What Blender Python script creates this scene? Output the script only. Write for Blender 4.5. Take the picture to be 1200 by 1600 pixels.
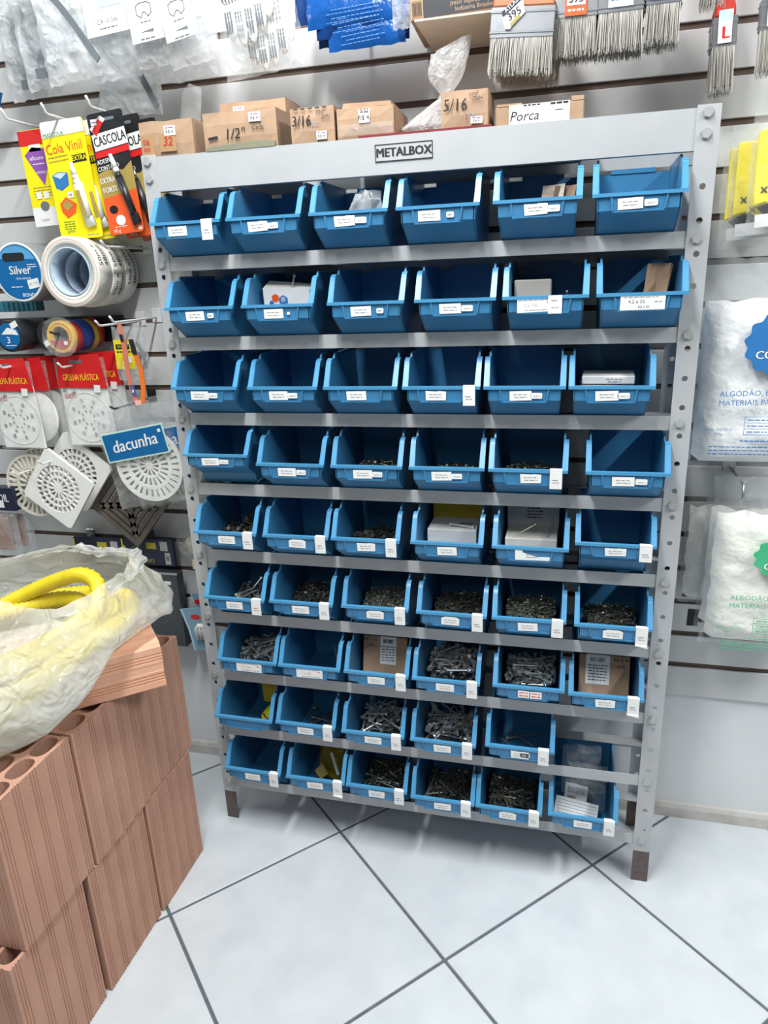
import bpy, bmesh, math, random
from mathutils import Vector, Matrix, noise
R = math.radians
PI = math.pi
random.seed(7)
for o in list(bpy.data.objects):
    bpy.data.objects.remove(o)
SC = bpy.context.scene
COL = SC.collection

# ------------------------------------------------------------------ camera, world, lights, exposure
cam_d = bpy.data.cameras.new('camera')
cam = bpy.data.objects.new('camera', cam_d)
COL.objects.link(cam)
RM = Matrix(((0.96926413, 0.24289847, -0.0390816), (0.04021809, -0.31315366, -0.94885051), (-0.24271288, 0.91811498, -0.31329753)))
cam.matrix_world = Matrix.Translation((0.81990849, -1.39775018, 1.35514977)) @ Matrix((RM[0], -RM[1], -RM[2])).transposed().to_4x4()
cam_d.sensor_fit = 'VERTICAL'
cam_d.sensor_height = 24.0
cam_d.lens = 1115.0 * 24.0 / 1600.0
cam_d.clip_start = 0.02
SC.camera = cam

world = bpy.data.worlds.new('world')
SC.world = world
world.use_nodes = True
bgn = world.node_tree.nodes['Background']
bgn.inputs[0].default_value = (0.93, 0.98, 1.0, 1)
bgn.inputs[1].default_value = 0.12

def area(name, loc, sx, sy, power, rot=(0, 0, 0)):
    d = bpy.data.lights.new(name, 'AREA')
    d.shape = 'RECTANGLE'
    d.size, d.size_y, d.energy = sx, sy, power
    d.color = (0.98, 1.0, 0.99)
    o = bpy.data.objects.new(name, d)
    o.location = loc
    o.rotation_euler = rot
    COL.objects.link(o)
CEIL = 2.75
LAMPS = [(0.38, -0.86, 56), (-1.8, -0.9, 20), (2.3, -0.95, 54), (0.38, -3.0, 12)]  # first lamp carries the main light; side and rear ones added for softness
for lx, ly, pw in LAMPS:
    area('ceiling_tube_light', (lx, ly, CEIL - 0.11), 0.10, 1.2, pw)
SC.view_settings.view_transform = 'Standard'
SC.view_settings.look = 'None'
SC.view_settings.exposure = 0.0
SC.view_settings.gamma = 1.0
SC.view_settings.use_curve_mapping = False

# ------------------------------------------------------------------ materials
def lin(c):
    return tuple((x / 255 / 12.92) if x <= 10 else ((x / 255 + 0.055) / 1.055) ** 2.4 for x in c)
_mats = {}
def mat(name, rgb, rough=0.5, metal=0.0, vary=0.06, scale=30.0, bump=0.0, bscale=None, spec=0.5, stretch=None, rgb2=None, thr=(0.3, 0.7), detail=3.0):
    if name in _mats:
        return _mats[name]
    m = bpy.data.materials.new(name)
    m.use_nodes = True
    nt = m.node_tree
    b = nt.nodes['Principled BSDF']
    b.inputs['Roughness'].default_value = rough
    b.inputs['Metallic'].default_value = metal
    b.inputs['Specular IOR Level'].default_value = spec
    c = lin(rgb)
    tc = nt.nodes.new('ShaderNodeTexCoord')
    mp = nt.nodes.new('ShaderNodeMapping')
    nt.links.new(tc.outputs['Object'], mp.inputs[0])
    if stretch:
        mp.inputs['Scale'].default_value = stretch
    n = nt.nodes.new('ShaderNodeTexNoise')
    n.inputs['Scale'].default_value = scale
    n.inputs['Detail'].default_value = detail
    nt.links.new(mp.outputs[0], n.inputs[0])
    r = nt.nodes.new('ShaderNodeValToRGB')
    r.color_ramp.elements[0].position, r.color_ramp.elements[1].position = thr
    c2 = lin(rgb2) if rgb2 else tuple(min(1, x * (1 + vary)) for x in c)
    c1 = c if rgb2 else tuple(x * (1 - vary) for x in c)
    r.color_ramp.elements[0].color = (*c1, 1)
    r.color_ramp.elements[1].color = (*c2, 1)
    nt.links.new(n.outputs[0], r.inputs[0])
    nt.links.new(r.outputs[0], b.inputs['Base Color'])
    if bump:
        n2 = nt.nodes.new('ShaderNodeTexNoise')
        n2.inputs['Scale'].default_value = bscale or scale * 3
        n2.inputs['Detail'].default_value = 4
        nt.links.new(mp.outputs[0], n2.inputs[0])
        bp = nt.nodes.new('ShaderNodeBump')
        bp.inputs['Strength'].default_value = bump
        bp.inputs['Distance'].default_value = 0.01
        nt.links.new(n2.outputs[0], bp.inputs['Height'])
        nt.links.new(bp.outputs[0], b.inputs['Normal'])
    _mats[name] = m
    return m

def film(name, rgb, clear=0.7, vary=0.15, scale=14.0, bump=0.5, bscale=28.0, rough=0.12, transl=0.5):
    """thin plastic film: see-through share, the rest translucent plastic with gloss"""
    if name in _mats:
        return _mats[name]
    m = bpy.data.materials.new(name)
    m.use_nodes = True
    nt = m.node_tree
    nt.nodes.clear()
    out = nt.nodes.new('ShaderNodeOutputMaterial')
    tr = nt.nodes.new('ShaderNodeBsdfTransparent')
    pr = nt.nodes.new('ShaderNodeBsdfPrincipled')
    pr.inputs['Base Color'].default_value = (*lin(rgb), 1)
    pr.inputs['Roughness'].default_value = rough
    tl = nt.nodes.new('ShaderNodeBsdfTranslucent')
    tl.inputs[0].default_value = (*lin(rgb), 1)
    mx0 = nt.nodes.new('ShaderNodeMixShader')
    mx0.inputs[0].default_value = transl
    mx = nt.nodes.new('ShaderNodeMixShader')
    tc = nt.nodes.new('ShaderNodeTexCoord')
    n = nt.nodes.new('ShaderNodeTexNoise')
    n.inputs['Scale'].default_value = scale
    n.inputs['Detail'].default_value = 3
    mr = nt.nodes.new('ShaderNodeMapRange')
    mr.inputs['From Min'].default_value = 0.35
    mr.inputs['From Max'].default_value = 0.65
    mr.inputs['To Min'].default_value = max(0, 1 - clear - vary)
    mr.inputs['To Max'].default_value = min(1, 1 - clear + vary)
    n2 = nt.nodes.new('ShaderNodeTexNoise')
    n2.inputs['Scale'].default_value = bscale
    n2.inputs['Detail'].default_value = 2
    n2.inputs['Distortion'].default_value = 0.8
    bp = nt.nodes.new('ShaderNodeBump')
    bp.inputs['Strength'].default_value = bump
    bp.inputs['Distance'].default_value = 0.02
    L = nt.links.new
    L(tc.outputs['Object'], n.inputs[0]); L(tc.outputs['Object'], n2.inputs[0])
    L(n.outputs[0], mr.inputs[0]); L(n2.outputs[0], bp.inputs['Height'])
    L(bp.outputs[0], pr.inputs['Normal'])
    L(pr.outputs[0], mx0.inputs[1]); L(tl.outputs[0], mx0.inputs[2])
    L(mr.outputs[0], mx.inputs[0]); L(tr.outputs[0], mx.inputs[1]); L(mx0.outputs[0], mx.inputs[2])
    L(mx.outputs[0], out.inputs[0])
    _mats[name] = m
    return m

def emit_mat(name, strength):
    m = bpy.data.materials.new(name)
    m.use_nodes = True
    b = m.node_tree.nodes['Principled BSDF']
    b.inputs['Emission Color'].default_value = (0.96, 0.98, 1, 1)
    b.inputs['Emission Strength'].default_value = strength
    return m

M_SLAT = mat('white_slat_melamine', (208, 209, 209), 0.35, vary=0.02, scale=6)
M_GROOVE = mat('brown_groove_board', (96, 80, 72), 0.8, vary=0.1)
M_WALL = mat('grey_white_paint', (222, 225, 227), 0.6, vary=0.03, scale=5, bump=0.05)
M_BASE = mat('grimy_baseboard', (196, 194, 190), 0.6, scale=18, rgb2=(170, 165, 158), thr=(0.45, 0.75))
M_TILE = mat('white_floor_tile', (202, 207, 211), 0.24, scale=9, rgb2=(188, 194, 199), thr=(0.35, 0.8), detail=6, bump=0.02, bscale=60)
M_GROUT = mat('dark_grey_grout', (92, 98, 106), 0.9, vary=0.15, scale=60)
M_RACK = mat('grey_painted_steel', (176, 178, 180), 0.42, vary=0.04, scale=12, spec=0.5)
M_FOOT = mat('brown_rusty_steel', (92, 80, 78), 0.6, vary=0.2, scale=60)
M_BOLT = mat('zinc_bolt', (176, 178, 178), 0.4, metal=0.25)
M_BLUE = mat('blue_bin_plastic', (58, 122, 166), 0.36, vary=0.05, scale=20, bump=0.03, bscale=200)
M_BLUELIT = mat('blue_bin_lit_rim', (72, 142, 186), 0.34, vary=0.05, scale=20)  # same plastic as the bins, lightened for the light caught on the rims
M_PAPER = mat('white_paper', (228, 228, 227), 0.7, vary=0.03)
M_PAPER2 = mat('yellowed_paper', (226, 224, 214), 0.7, vary=0.05)
M_INK = mat('black_ink', (30, 30, 34), 0.7)
M_INKG = mat('faded_ink', (150, 151, 155), 0.7)
M_INKR = mat('red_ink', (200, 50, 40), 0.7)
M_STEEL = mat('bright_zinc_steel', (214, 216, 212), 0.3, metal=0.6, vary=0.12, scale=80)
M_STEELD = mat('dark_steel', (158, 160, 154), 0.32, metal=0.65, vary=0.25, scale=90)
M_STEELY = mat('yellow_zinc_steel', (170, 162, 138), 0.32, metal=0.8, vary=0.2, scale=90)
M_CLAY = mat('terracotta_clay', (178, 134, 114), 0.88, scale=6, rgb2=(192, 148, 126), bump=0.12, bscale=160, detail=4)
M_CLAY2 = mat('pale_lit_terracotta', (214, 158, 130), 0.85, scale=9, rgb2=(222, 172, 144), bump=0.12, bscale=90)  # paler clay, with the light on the lying brick put into its tone
M_CARD = mat('brown_cardboard', (180, 150, 124), 0.75, scale=18, rgb2=(160, 130, 104), bump=0.05)
M_CARDD = mat('dark_cardboard', (140, 112, 88), 0.75, scale=25, vary=0.1)
M_TAPE = mat('packing_tape', (176, 140, 104), 0.18, vary=0.06, scale=20)
M_HOOK = mat('white_hook_wire', (225, 226, 226), 0.3)
M_HOOKG = mat('chrome_hook_wire', (170, 172, 174), 0.25, metal=0.8)
M_WHITEP = mat('white_plastic', (232, 232, 228), 0.35, vary=0.02)
M_CREAMP = mat('cream_plastic', (218, 214, 200), 0.4, vary=0.03)
M_YEL = mat('yellow_print', (246, 226, 22), 0.4, vary=0.02)
M_YELH = mat('yellow_hose_plastic', (214, 194, 34), 0.4, vary=0.04)
M_ORANGE = mat('orange_print', (232, 92, 40), 0.4, vary=0.03)
M_RED = mat('red_print', (206, 34, 36), 0.4, vary=0.04)
M_BLACK = mat('black_print', (32, 32, 36), 0.4)
M_BLACKP = mat('black_plastic', (38, 40, 46), 0.35)
M_GOLD = mat('gold_print', (168, 146, 78), 0.4)
M_PURPLE = mat('purple_print', (138, 82, 168), 0.45)
M_GREEN = mat('green_print', (60, 150, 70), 0.5)
M_GREENB = mat('cotton_green_print', (66, 178, 128), 0.5)
M_BLUEB = mat('cotton_blue_print', (44, 116, 180), 0.5)
M_TEALB = mat('blue_label_print', (18, 100, 160), 0.35, vary=0.05)
M_NAVY = mat('navy_card', (34, 40, 62), 0.4)
M_BLUEPK = mat('blue_packet_film', (22, 80, 152), 0.18, vary=0.15, scale=18, bump=0.4, bscale=30)
M_BLUEPD = mat('dark_blue_packet_film', (18, 54, 112), 0.2, vary=0.15, scale=18, bump=0.4, bscale=30)
M_SILVER = mat('silver_tape', (150, 152, 155), 0.4, metal=0.35)
M_MASK = mat('white_tape_roll', (226, 222, 212), 0.4, vary=0.03)
M_TAPEIN = mat('grey_blue_tape_core', (170, 188, 206), 0.5, vary=0.12, scale=40)
M_COTTON = mat('cotton_waste', (246, 246, 244), 0.9, vary=0.03, scale=18, bump=1.0, bscale=26)
M_BRIS = mat('grey_bristle', (178, 174, 166), 0.6, vary=0.3, scale=160, stretch=(1, 1, 0.02))
M_BRISD = mat('dark_bristle', (110, 104, 96), 0.8, vary=0.2, scale=200)
M_WOOD = mat('orange_brush_wood', (196, 122, 84), 0.45, vary=0.08, scale=30, stretch=(1, 1, 0.2))
M_REDWOOD = mat('red_brush_paint', (196, 60, 48), 0.35)
M_FERR = mat('tin_ferrule', (156, 158, 162), 0.32, metal=0.75, vary=0.08)
M_GLOVE = mat('white_glove_knit', (238, 238, 236), 0.85, vary=0.04, bump=0.3, bscale=260)
M_DOT = mat('grey_rubber_dot', (104, 110, 116), 0.6)
M_DGREY = mat('grey_rubber_strap', (104, 112, 118), 0.6)
M_IRON = mat('cast_iron_grate', (112, 104, 96), 0.55, metal=0.3, vary=0.15, scale=40)
M_PALEBLUE = mat('pale_blue_print', (188, 208, 226), 0.5)
M_GLASSD = mat('dark_glossy_panel', (52, 58, 62), 0.12, vary=0.05)
M_LIGHTG = mat('light_grey_board', (176, 176, 172), 0.6)
F_CLEAR = film('clear_film', (236, 240, 242), clear=0.72, vary=0.16)
F_CLEARER = film('clearer_film', (236, 240, 242), clear=0.84, vary=0.1)
F_MILK = film('milky_film', (238, 239, 236), clear=0.34, vary=0.24, scale=6, bump=1.0, bscale=22, transl=0.5)
F_YELPK = film('yellow_tint_film', (214, 190, 60), clear=0.45, vary=0.2)

# ------------------------------------------------------------------ mesh builder
_txt = {}
def glyphs(s, bold, shear):
    k = (s, bold, shear)
    if k not in _txt:
        cu = bpy.data.curves.new('txt', 'FONT')
        cu.body = s
        cu.align_x = 'CENTER'
        cu.align_y = 'CENTER'
        cu.size = 1.0
        cu.offset = bold
        cu.shear = shear
        cu.resolution_u = 2
        ob = bpy.data.objects.new('txt', cu)
        me = bpy.data.meshes.new_from_object(ob)
        _txt[k] = ([tuple(v.co) for v in me.vertices], [tuple(p.vertices) for p in me.polygons])
        bpy.data.objects.remove(ob)
        bpy.data.curves.remove(cu)
        bpy.data.meshes.remove(me)
    return _txt[k]

class MB:
    def __init__(s):
        s.v = []; s.f = []; s.mi = []; s.mats = []; s.cur = 0; s.sm = []; s.smooth = False
    def use(s, m):
        if m not in s.mats:
            s.mats.append(m)
        s.cur = s.mats.index(m)
        return s
    def add(s, vs, fs, T=None):
        b = len(s.v)
        for v in vs:
            s.v.append(tuple(T @ Vector(v)) if T else tuple(v))
        for f in fs:
            s.f.append(tuple(b + i for i in f)); s.mi.append(s.cur); s.sm.append(s.smooth)
        return s
    def box(s, x0, x1, y0, y1, z0, z1, T=None):
        vs = [(x, y, z) for x in (x0, x1) for y in (y0, y1) for z in (z0, z1)]
        return s.add(vs, [(0, 1, 3, 2), (4, 6, 7, 5), (0, 4, 5, 1), (2, 3, 7, 6), (0, 2, 6, 4), (1, 5, 7, 3)], T)
    def prism(s, poly, y0, y1, T=None):
        """polygon in x,z extruded along y"""
        n = len(poly)
        vs = [(x, y0, z) for x, z in poly] + [(x, y1, z) for x, z in poly]
        fs = [tuple(range(n)), tuple(range(2 * n - 1, n - 1, -1))]
        for i in range(n):
            j = (i + 1) % n
            fs.append((i, i + n, j + n, j))
        return s.add(vs, fs, T)
    def prismx(s, poly, x0, x1):
        """polygon in y,z extruded along x; x0/x1 may be functions of z"""
        n = len(poly)
        a = x0 if callable(x0) else (lambda z: x0)
        b = x1 if callable(x1) else (lambda z: x1)
        vs = [(a(z), y, z) for y, z in poly] + [(b(z), y, z) for y, z in poly]
        fs = [tuple(range(n)), tuple(range(2 * n - 1, n - 1, -1))]
        for i in range(n):
            j = (i + 1) % n
            fs.append((i, i + n, j + n, j))
        return s.add(vs, fs)
    def cyl(s, p0, p1, r, n=10, r2=None, caps=True):
        p0, p1 = Vector(p0), Vector(p1)
        d = (p1 - p0).normalized()
        u = d.orthogonal().normalized()
        w = d.cross(u)
        r2 = r if r2 is None else r2
        vs = []
        for p, rr in ((p0, r), (p1, r2)):
            for i in range(n):
                a = 2 * PI * i / n
                vs.append(p + (u * math.cos(a) + w * math.sin(a)) * rr)
        fs = [(i, (i + 1) % n, n + (i + 1) % n, n + i) for i in range(n)]
        if caps:
            fs += [tuple(range(n - 1, -1, -1)), tuple(range(n, 2 * n))]
        return s.add(vs, fs)
    def tube(s, pts, r, n=8, rf=None, closed=False):
        pts = [Vector(p) for p in pts]
        m = len(pts)
        vs, fs = [], []
        up = None
        for i, p in enumerate(pts):
            if closed:
                d = pts[(i + 1) % m] - pts[i - 1]
            else:
                d = pts[min(i + 1, m - 1)] - pts[max(i - 1, 0)]
            d.normalize()
            if up is None:
                up = d.orthogonal().normalized()
            up = (up - d * up.dot(d)).normalized()
            w = d.cross(up)
            rr = rf(i) if rf else r
            for k in range(n):
                a = 2 * PI * k / n
                vs.append(p + (up * math.cos(a) + w * math.sin(a)) * rr)
        for i in range(m if closed else m - 1):
            j = (i + 1) % m
            for k in range(n):
                fs.append((i * n + k, i * n + (k + 1) % n, j * n + (k + 1) % n, j * n + k))
        if not closed:
            fs += [tuple(range(n - 1, -1, -1)), tuple(range((m - 1) * n, m * n))]
        return s.add(vs, fs)
    def lathe_y(s, prof, n=32, c=(0, 0, 0), closed=False):
        """profile (r, y) turned about the y axis through c"""
        vs, fs = [], []
        m = len(prof)
        for r, y in prof:
            for k in range(n):
                a = 2 * PI * k / n
                vs.append((c[0] + r * math.cos(a), c[1] + y, c[2] + r * math.sin(a)))
        for i in range(m if closed else m - 1):
            j = (i + 1) % m
            for k in range(n):
                fs.append((i * n + k, i * n + (k + 1) % n, j * n + (k + 1) % n, j * n + k))
        return s.add(vs, fs)
    def grid(s, nu, nv, fn, wrap=False, T=None):
        vs = [fn(i / (nu - 1) if not wrap else i / nu, j / (nv - 1)) for i in range(nu) for j in range(nv)]
        fs = []
        for i in range(nu if wrap else nu - 1):
            k = (i + 1) % nu
            for j in range(nv - 1):
                fs.append((i * nv + j, k * nv + j, k * nv + j + 1, i * nv + j + 1))
        return s.add(vs, fs, T)
    def text(s, t, size, x, y, z, roll=0.0, sx=1.0, bold=0.0, shear=0.0, T=None):
        vs, fs = glyphs(t, 0.0, shear)
        if bold > 0.012:
            for k in (-1, 1): s.text(t, size, x + k * (bold - 0.008) * size * 0.8 * math.cos(roll), y - 0.00004 * (k + 2), z + k * (bold - 0.008) * size * 0.8 * math.sin(roll), roll, sx, 0.0, shear, T)
        c, sn = math.cos(roll), math.sin(roll)
        out = []
        for vx, vy, _ in vs:
            a, b = vx * size * sx, vy * size
            out.append((x + a * c - b * sn, y, z + a * sn + b * c))
        return s.add(out, fs, T)
    def rect(s, x, z, w, h, y, th=0.0006, roll=0.0):
        c, sn = math.cos(roll), math.sin(roll)
        poly = [(x + a * c - b * sn, z + a * sn + b * c) for a, b in ((-w / 2, -h / 2), (w / 2, -h / 2), (w / 2, h / 2), (-w / 2, h / 2))]
        return s.prism(poly, y - th, y)
    def dashes(s, x, z, w, y, h=0.0016, seed=1, roll=0.0):
        """a line of print too small to read"""
        rnd = random.Random(seed)
        a = -w / 2
        c, sn = math.cos(roll), math.sin(roll)
        while a < w / 2 - 0.002:
            l = min(rnd.uniform(0.004, 0.011), w / 2 - a)
            m = a + l / 2
            s.rect(x + m * c, z + m * sn, l, h, y, 0.0003, roll)
            a += l + 0.002
        return s
    def build(s, name, m=None, parent=None, loc=None, bevel=0.0, smooth=None):
        me = bpy.data.meshes.new(name)
        me.from_pydata(s.v, [], s.f)
        mats = s.mats if s.mats else [m]
        for q in mats:
            me.materials.append(q)
        if len(mats) > 1:
            me.polygons.foreach_set('material_index', s.mi)
        if any(s.sm):
            me.polygons.foreach_set('use_smooth', s.sm)
        bm = bmesh.new()
        bm.from_mesh(me)
        bmesh.ops.recalc_face_normals(bm, faces=bm.faces)
        if bevel:
            es = [e for e in bm.edges if len(e.link_faces) == 2 and e.calc_face_angle(0) > 0.6]
            bmesh.ops.bevel(bm, geom=es, offset=bevel, segments=1, affect='EDGES', profile=0.6)
        bm.to_mesh(me)
        bm.free()
        o = bpy.data.objects.new(name, me)
        COL.objects.link(o)
        if parent:
            o.parent = parent
        if loc:
            o.location = loc
        return o

def rounded(w, h, r, cx=0.0, cz=0.0, n=4):
    pts = []
    for sx, sz, a0 in ((1, 1, 0), (-1, 1, 90), (-1, -1, 180), (1, -1, 270)):
        for k in range(n + 1):
            a = R(a0 + 90 * k / n)
            pts.append((cx + sx * (w / 2 - r) + r * math.cos(a), cz + sz * (h / 2 - r) + r * math.sin(a)))
    return pts

def thing(name, label, cat, loc=(0, 0, 0), rot=(0, 0, 0), group=None):
    o = bpy.data.objects.new(name, None)
    o.empty_display_size = 0.05
    COL.objects.link(o)
    o.location = loc
    o.rotation_euler = rot
    o['label'] = label
    o['category'] = cat
    if group:
        o['group'] = group
    return o
def tag(o, label, cat, group=None, kind=None):
    o['label'] = label
    o['category'] = cat
    if group: o['group'] = group
    if kind: o['kind'] = kind
    return o
def struct(o):
    o['kind'] = 'structure'
    return o
def link_copy(o, parent):
    c = o.copy()
    COL.objects.link(c)
    c.parent = parent
    return c

def pouch(mb, w, h, t, seed=0, nu=12, nv=16, crumple=0.006, rag=0.004):
    """closed flat bag hanging in x,z, origin at its top centre, bulging t to both sides"""
    for sgn in (-1, 1):
        def fn(u, v):
            x = (u - 0.5) * w
            z = -v * h
            e = (1 - (2 * u - 1) ** 4) * (1 - (2 * v - 1) ** 4)
            y = sgn * t * 0.5 * e ** 0.6
            q = noise.noise_vector((u * 4 + seed * 7.1, v * 5, sgn * 2.0))
            y += crumple * q.y * (0.3 + e)
            ex = rag * noise.noise((v * 9, seed * 3.3, u * 2))
            ez = rag * noise.noise((u * 9, seed * 5.7, v * 2))
            return (x + ex, y, z + ez)
        mb.grid(nu, nv, fn)
    return mb

# ------------------------------------------------------------------ setting: floor, walls, ceiling
WY = 0.235
floor = MB()
floor.box(-2.4, 3.2, -3.6, 0.245, -0.06, -0.003)
floor = struct(floor.build('floor', M_GROUT))
TS, TA, TOX, TOY = 0.4434, -0.7548, 0.2961, 0.0083
ca, sa = math.cos(TA), math.sin(TA)
def clip_poly(poly, f):
    out = []
    for i in range(len(poly)):
        a, b = poly[i], poly[(i + 1) % len(poly)]
        fa, fb = f(a), f(b)
        if fa <= 0: out.append(a)
        if fa * fb < 0:
            t = fa / (fa - fb)
            out.append((a[0] + t * (b[0] - a[0]), a[1] + t * (b[1] - a[1])))
    return out
full_tile = None
for i in range(-9, 10):
    for j in range(-9, 10):
        g = 0.0035
        P = [(i * TS + g, j * TS + g), ((i + 1) * TS - g, j * TS + g), ((i + 1) * TS - g, (j + 1) * TS - g), (i * TS + g, (j + 1) * TS - g)]
        W2 = [(TOX + a * ca - b * sa, TOY + a * sa + b * ca) for a, b in P]
        cx, cy = sum(p[0] for p in W2) / 4, sum(p[1] for p in W2) / 4
        W3 = clip_poly(W2, lambda q: q[1] - 0.232)
        if len(W3) < 3 or cx < -1.5 or cx > 2.5 or cy < -2.3 or cy > 0.5: continue
        if len(W3) == 4 and W3 == W2 and full_tile:
            o = link_copy(full_tile, floor)
            o.location = (W2[0][0], W2[0][1], 0)
            continue
        bx, by = W3[0]
        mb = MB()
        n = len(W3)
        top = [(x - bx, y - by, 0) for x, y in W3]
        bot = [(x - bx, y - by, -0.008) for x, y in W3]
        mb.add(top + bot, [tuple(range(n)), tuple(range(2 * n - 1, n - 1, -1))] + [(k, k + n, (k + 1) % n + n, (k + 1) % n) for k in range(n)])
        o = mb.build('floor_tile', M_TILE, floor, (bx, by, 0), bevel=0.0012)
        if W3 == W2: full_tile = o

wall = MB()
wall.box(-2.4, 3.2, 0.246, 0.34, 0.0, CEIL)
wall = struct(wall.build('wall_back', M_WALL))
gb = MB()
gb.box(-2.4, 3.2, 0.2405, 0.246, 0.362, CEIL)
gb.build('groove_board', M_GROOVE, wall)
slat0 = None
zk, k = 0.359, 0
while zk < CEIL - 0.05:
    z0, z1 = zk + (0.0062 if k else 0.0), zk + 0.0832 - 0.0062
    if slat0 is None or k == 1:
        mb = MB()
        mb.box(-2.4, 3.2, WY, 0.2405, 0, z1 - z0)
        slat0 = mb.build('slat', M_SLAT, wall, (0, 0, z0), bevel=0.001)
    else:
        o = link_copy(slat0, wall)
        o.location = (0, 0, z0)
    zk += 0.0832
    k += 1
bb = MB()
bb.prismx([(0.231, -0.002), (0.246, -0.002), (0.246, 0.038), (0.238, 0.036), (0.233, 0.026)], -2.4, 3.2)
struct(bb.build('baseboard_back', M_BASE))
cl = MB()
cl.box(-2.4, 3.2, -3.6, 0.34, CEIL, CEIL + 0.05)
struct(cl.build('ceiling', M_WALL))
M_TUBE = emit_mat('lit_tube', 6.0)
for lx, ly, pw in LAMPS:
    t = thing('ceiling_lamp', 'white ceiling lamp with two fluorescent tubes above the shop floor', 'lamp', (lx, ly, CEIL), group='fluorescent ceiling lamps')
    mb = MB(); mb.box(-0.09, 0.09, -0.63, 0.63, -0.05, 0.0); mb.build('lamp_body', M_WHITEP, t, bevel=0.004)
    for sx in (-0.045, 0.045):
        mb = MB(); mb.cyl((sx, -0.6, -0.068), (sx, 0.6, -0.068), 0.013, 12); mb.build('tube', M_TUBE, t)

# ------------------------------------------------------------------ rack
ZR = [0.1152 + 0.16 * (9 - r) for r in range(1, 10)]
rack = thing('bin_rack', 'tall grey painted steel rack of nine rows carrying the blue bins', 'rack')
def post(front, x0, x1, flange_side, y):
    """angle-iron post: a face with punched holes and a side flange"""
    mb = MB()
    holes = []
    z = 0.145 if front else 0.16
    while z < 1.52:
        if all(abs(z - zr) > 0.02 for zr in ZR): holes.append(z)
        z += 0.0533
    cx = (x0 + x1) / 2
    zs = 0.085
    th = 0.002
    def quadstrip(za, zb):
        mb.box(x0, x1, y, y + th, za, zb)
    for zc in holes:
        quadstrip(zs, zc - 0.012)
        n = 12
        rim, outer = [], []
        for k in range(n):
            a = 2 * PI * (k + 0.5) / n
            c, s_ = math.cos(a), math.sin(a)
            rim.append((cx + 0.0052 * c, zc + 0.0052 * s_))
            q = max(abs(c) / ((x1 - x0) / 2), abs(s_) / 0.012)
            outer.append((cx + c / q, zc + s_ / q))
        vs = [(a, y, b) for a, b in rim] + [(a, y, b) for a, b in outer] + [(a, y + th, b) for a, b in rim] + [(a, y + th, b) for a, b in outer]
        fs = []
        for k in range(n):
            j = (k + 1) % n
            fs += [(k, n + k, n + j, j), (2 * n + k, 2 * n + j, 3 * n + j, 3 * n + k), (k, j, 2 * n + j, 2 * n + k), (n + k, 3 * n + k, 3 * n + j, n + j)]
        cor = [(x0, zc - 0.012), (x1, zc - 0.012), (x1, zc + 0.012), (x0, zc + 0.012)]
        mb.add(vs, fs)
        # corner fillers of the square cell
        for (ax, az) in cor:
            near = sorted(outer, key=lambda q: (q[0] - ax) ** 2 + (q[1] - az) ** 2)[:2]
            pts = [(ax, az)] + near
            mb.add([(a, y, b) for a, b in pts] + [(a, y + th, b) for a, b in pts], [(0, 1, 2), (3, 5, 4)])
        zs = zc + 0.012
    quadstrip(zs, 1.6)
    fx = x0 if flange_side < 0 else x1 - th
    if front: mb.box(fx, fx + th, y + th, y + 0.03, 0.085, 1.6)
    else: mb.box(fx, fx + th, y - 0.028, y, 0.085, 1.6)
    p = mb.build('post', M_RACK, rack)
    fm = MB()
    fm.box(x0 + 0.001, x1 - 0.001, y, y + th, 0.0, 0.085)
    fm.box(fx, fx + th, y + (th if front else -0.028), y + (0.03 if front else 0), 0.0, 0.085)
    ft = fm.build('foot', M_FOOT, p)
    ft['label'] = 'brown bare steel foot of the grey post'
    return p
post(True, -0.0165, 0.0165, -1, 0.0)
post(True, 1.0065, 1.0435, 1, 0.0)
post(False, -0.0165, 0.0165, -1, 0.176)
post(False, 1.0065, 1.0400, 1, 0.176)
def rail(z, h, y0, leg, name='shelf_rail', x0=-0.013, x1=1.036):
    mb = MB()
    mb.box(x0, x1, y0, y0 + 0.0016, z - h / 2, z + h / 2)
    if leg > 0: mb.box(x0, x1, y0 + 0.0016, y0 + leg, z - h / 2, z - h / 2 + 0.0016)
    else: mb.box(x0 + 0.005, x1 - 0.005, y0 + leg, y0, z + h / 2 - 0.0016, z + h / 2)
    return mb.build(name, M_RACK, rack)
for zr in ZR:
    rail(zr, 0.027, 0.0021, 0.03)
    rail(zr - 0.0245, 0.027, 0.174, -0.03, 'rear_rail')
rail(1.5645, 0.0635, 0.0021, 0.016, 'top_beam')
rail(1.5635, 0.065, 0.174, -0.016, 'rear_top_beam')
bolt = MB()
bolt.cyl((0, 0, 0), (0, -0.0045, 0), 0.0078, 6)
bolt.cyl((0, 0, 0), (0, -0.0014, 0), 0.0095, 14)
b0 = None
for bx in (0.0, 1.0232):
    for zb in ZR + [1.588, 1.5565]:
        if b0 is None: b0 = o = bolt.build('bolt', M_BOLT, rack)
        else: o = link_copy(b0, rack)
        o.location = (bx if zb < 1.5 else bx - (0.003 if bx < 0.5 else 0), 0, zb)
npl = MB(); npl.use(M_INK)
px0, px1, pz0, pz1 = 0.461, 0.568, 1.554, 1.583
for a in ((px0, px1, pz0, pz0 + 0.0015), (px0, px1, pz1 - 0.0015, pz1), (px0, px0 + 0.0015, pz0, pz1), (px1 - 0.0015, px1, pz0, pz1)):
    npl.box(a[0], a[1], 0.0006, 0.0012, a[2], a[3])
npl.text('METALBOX', 0.0205, 0.5145, 0.0006, 1.5683, sx=0.98, bold=0.06)
pl = MB(); pl.box(px0, px1, 0.0012, 0.0021, pz0, pz1)
pl = pl.build('name_sticker', M_RACK, rack)
npl.build('lettering', M_INK, pl)

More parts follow.
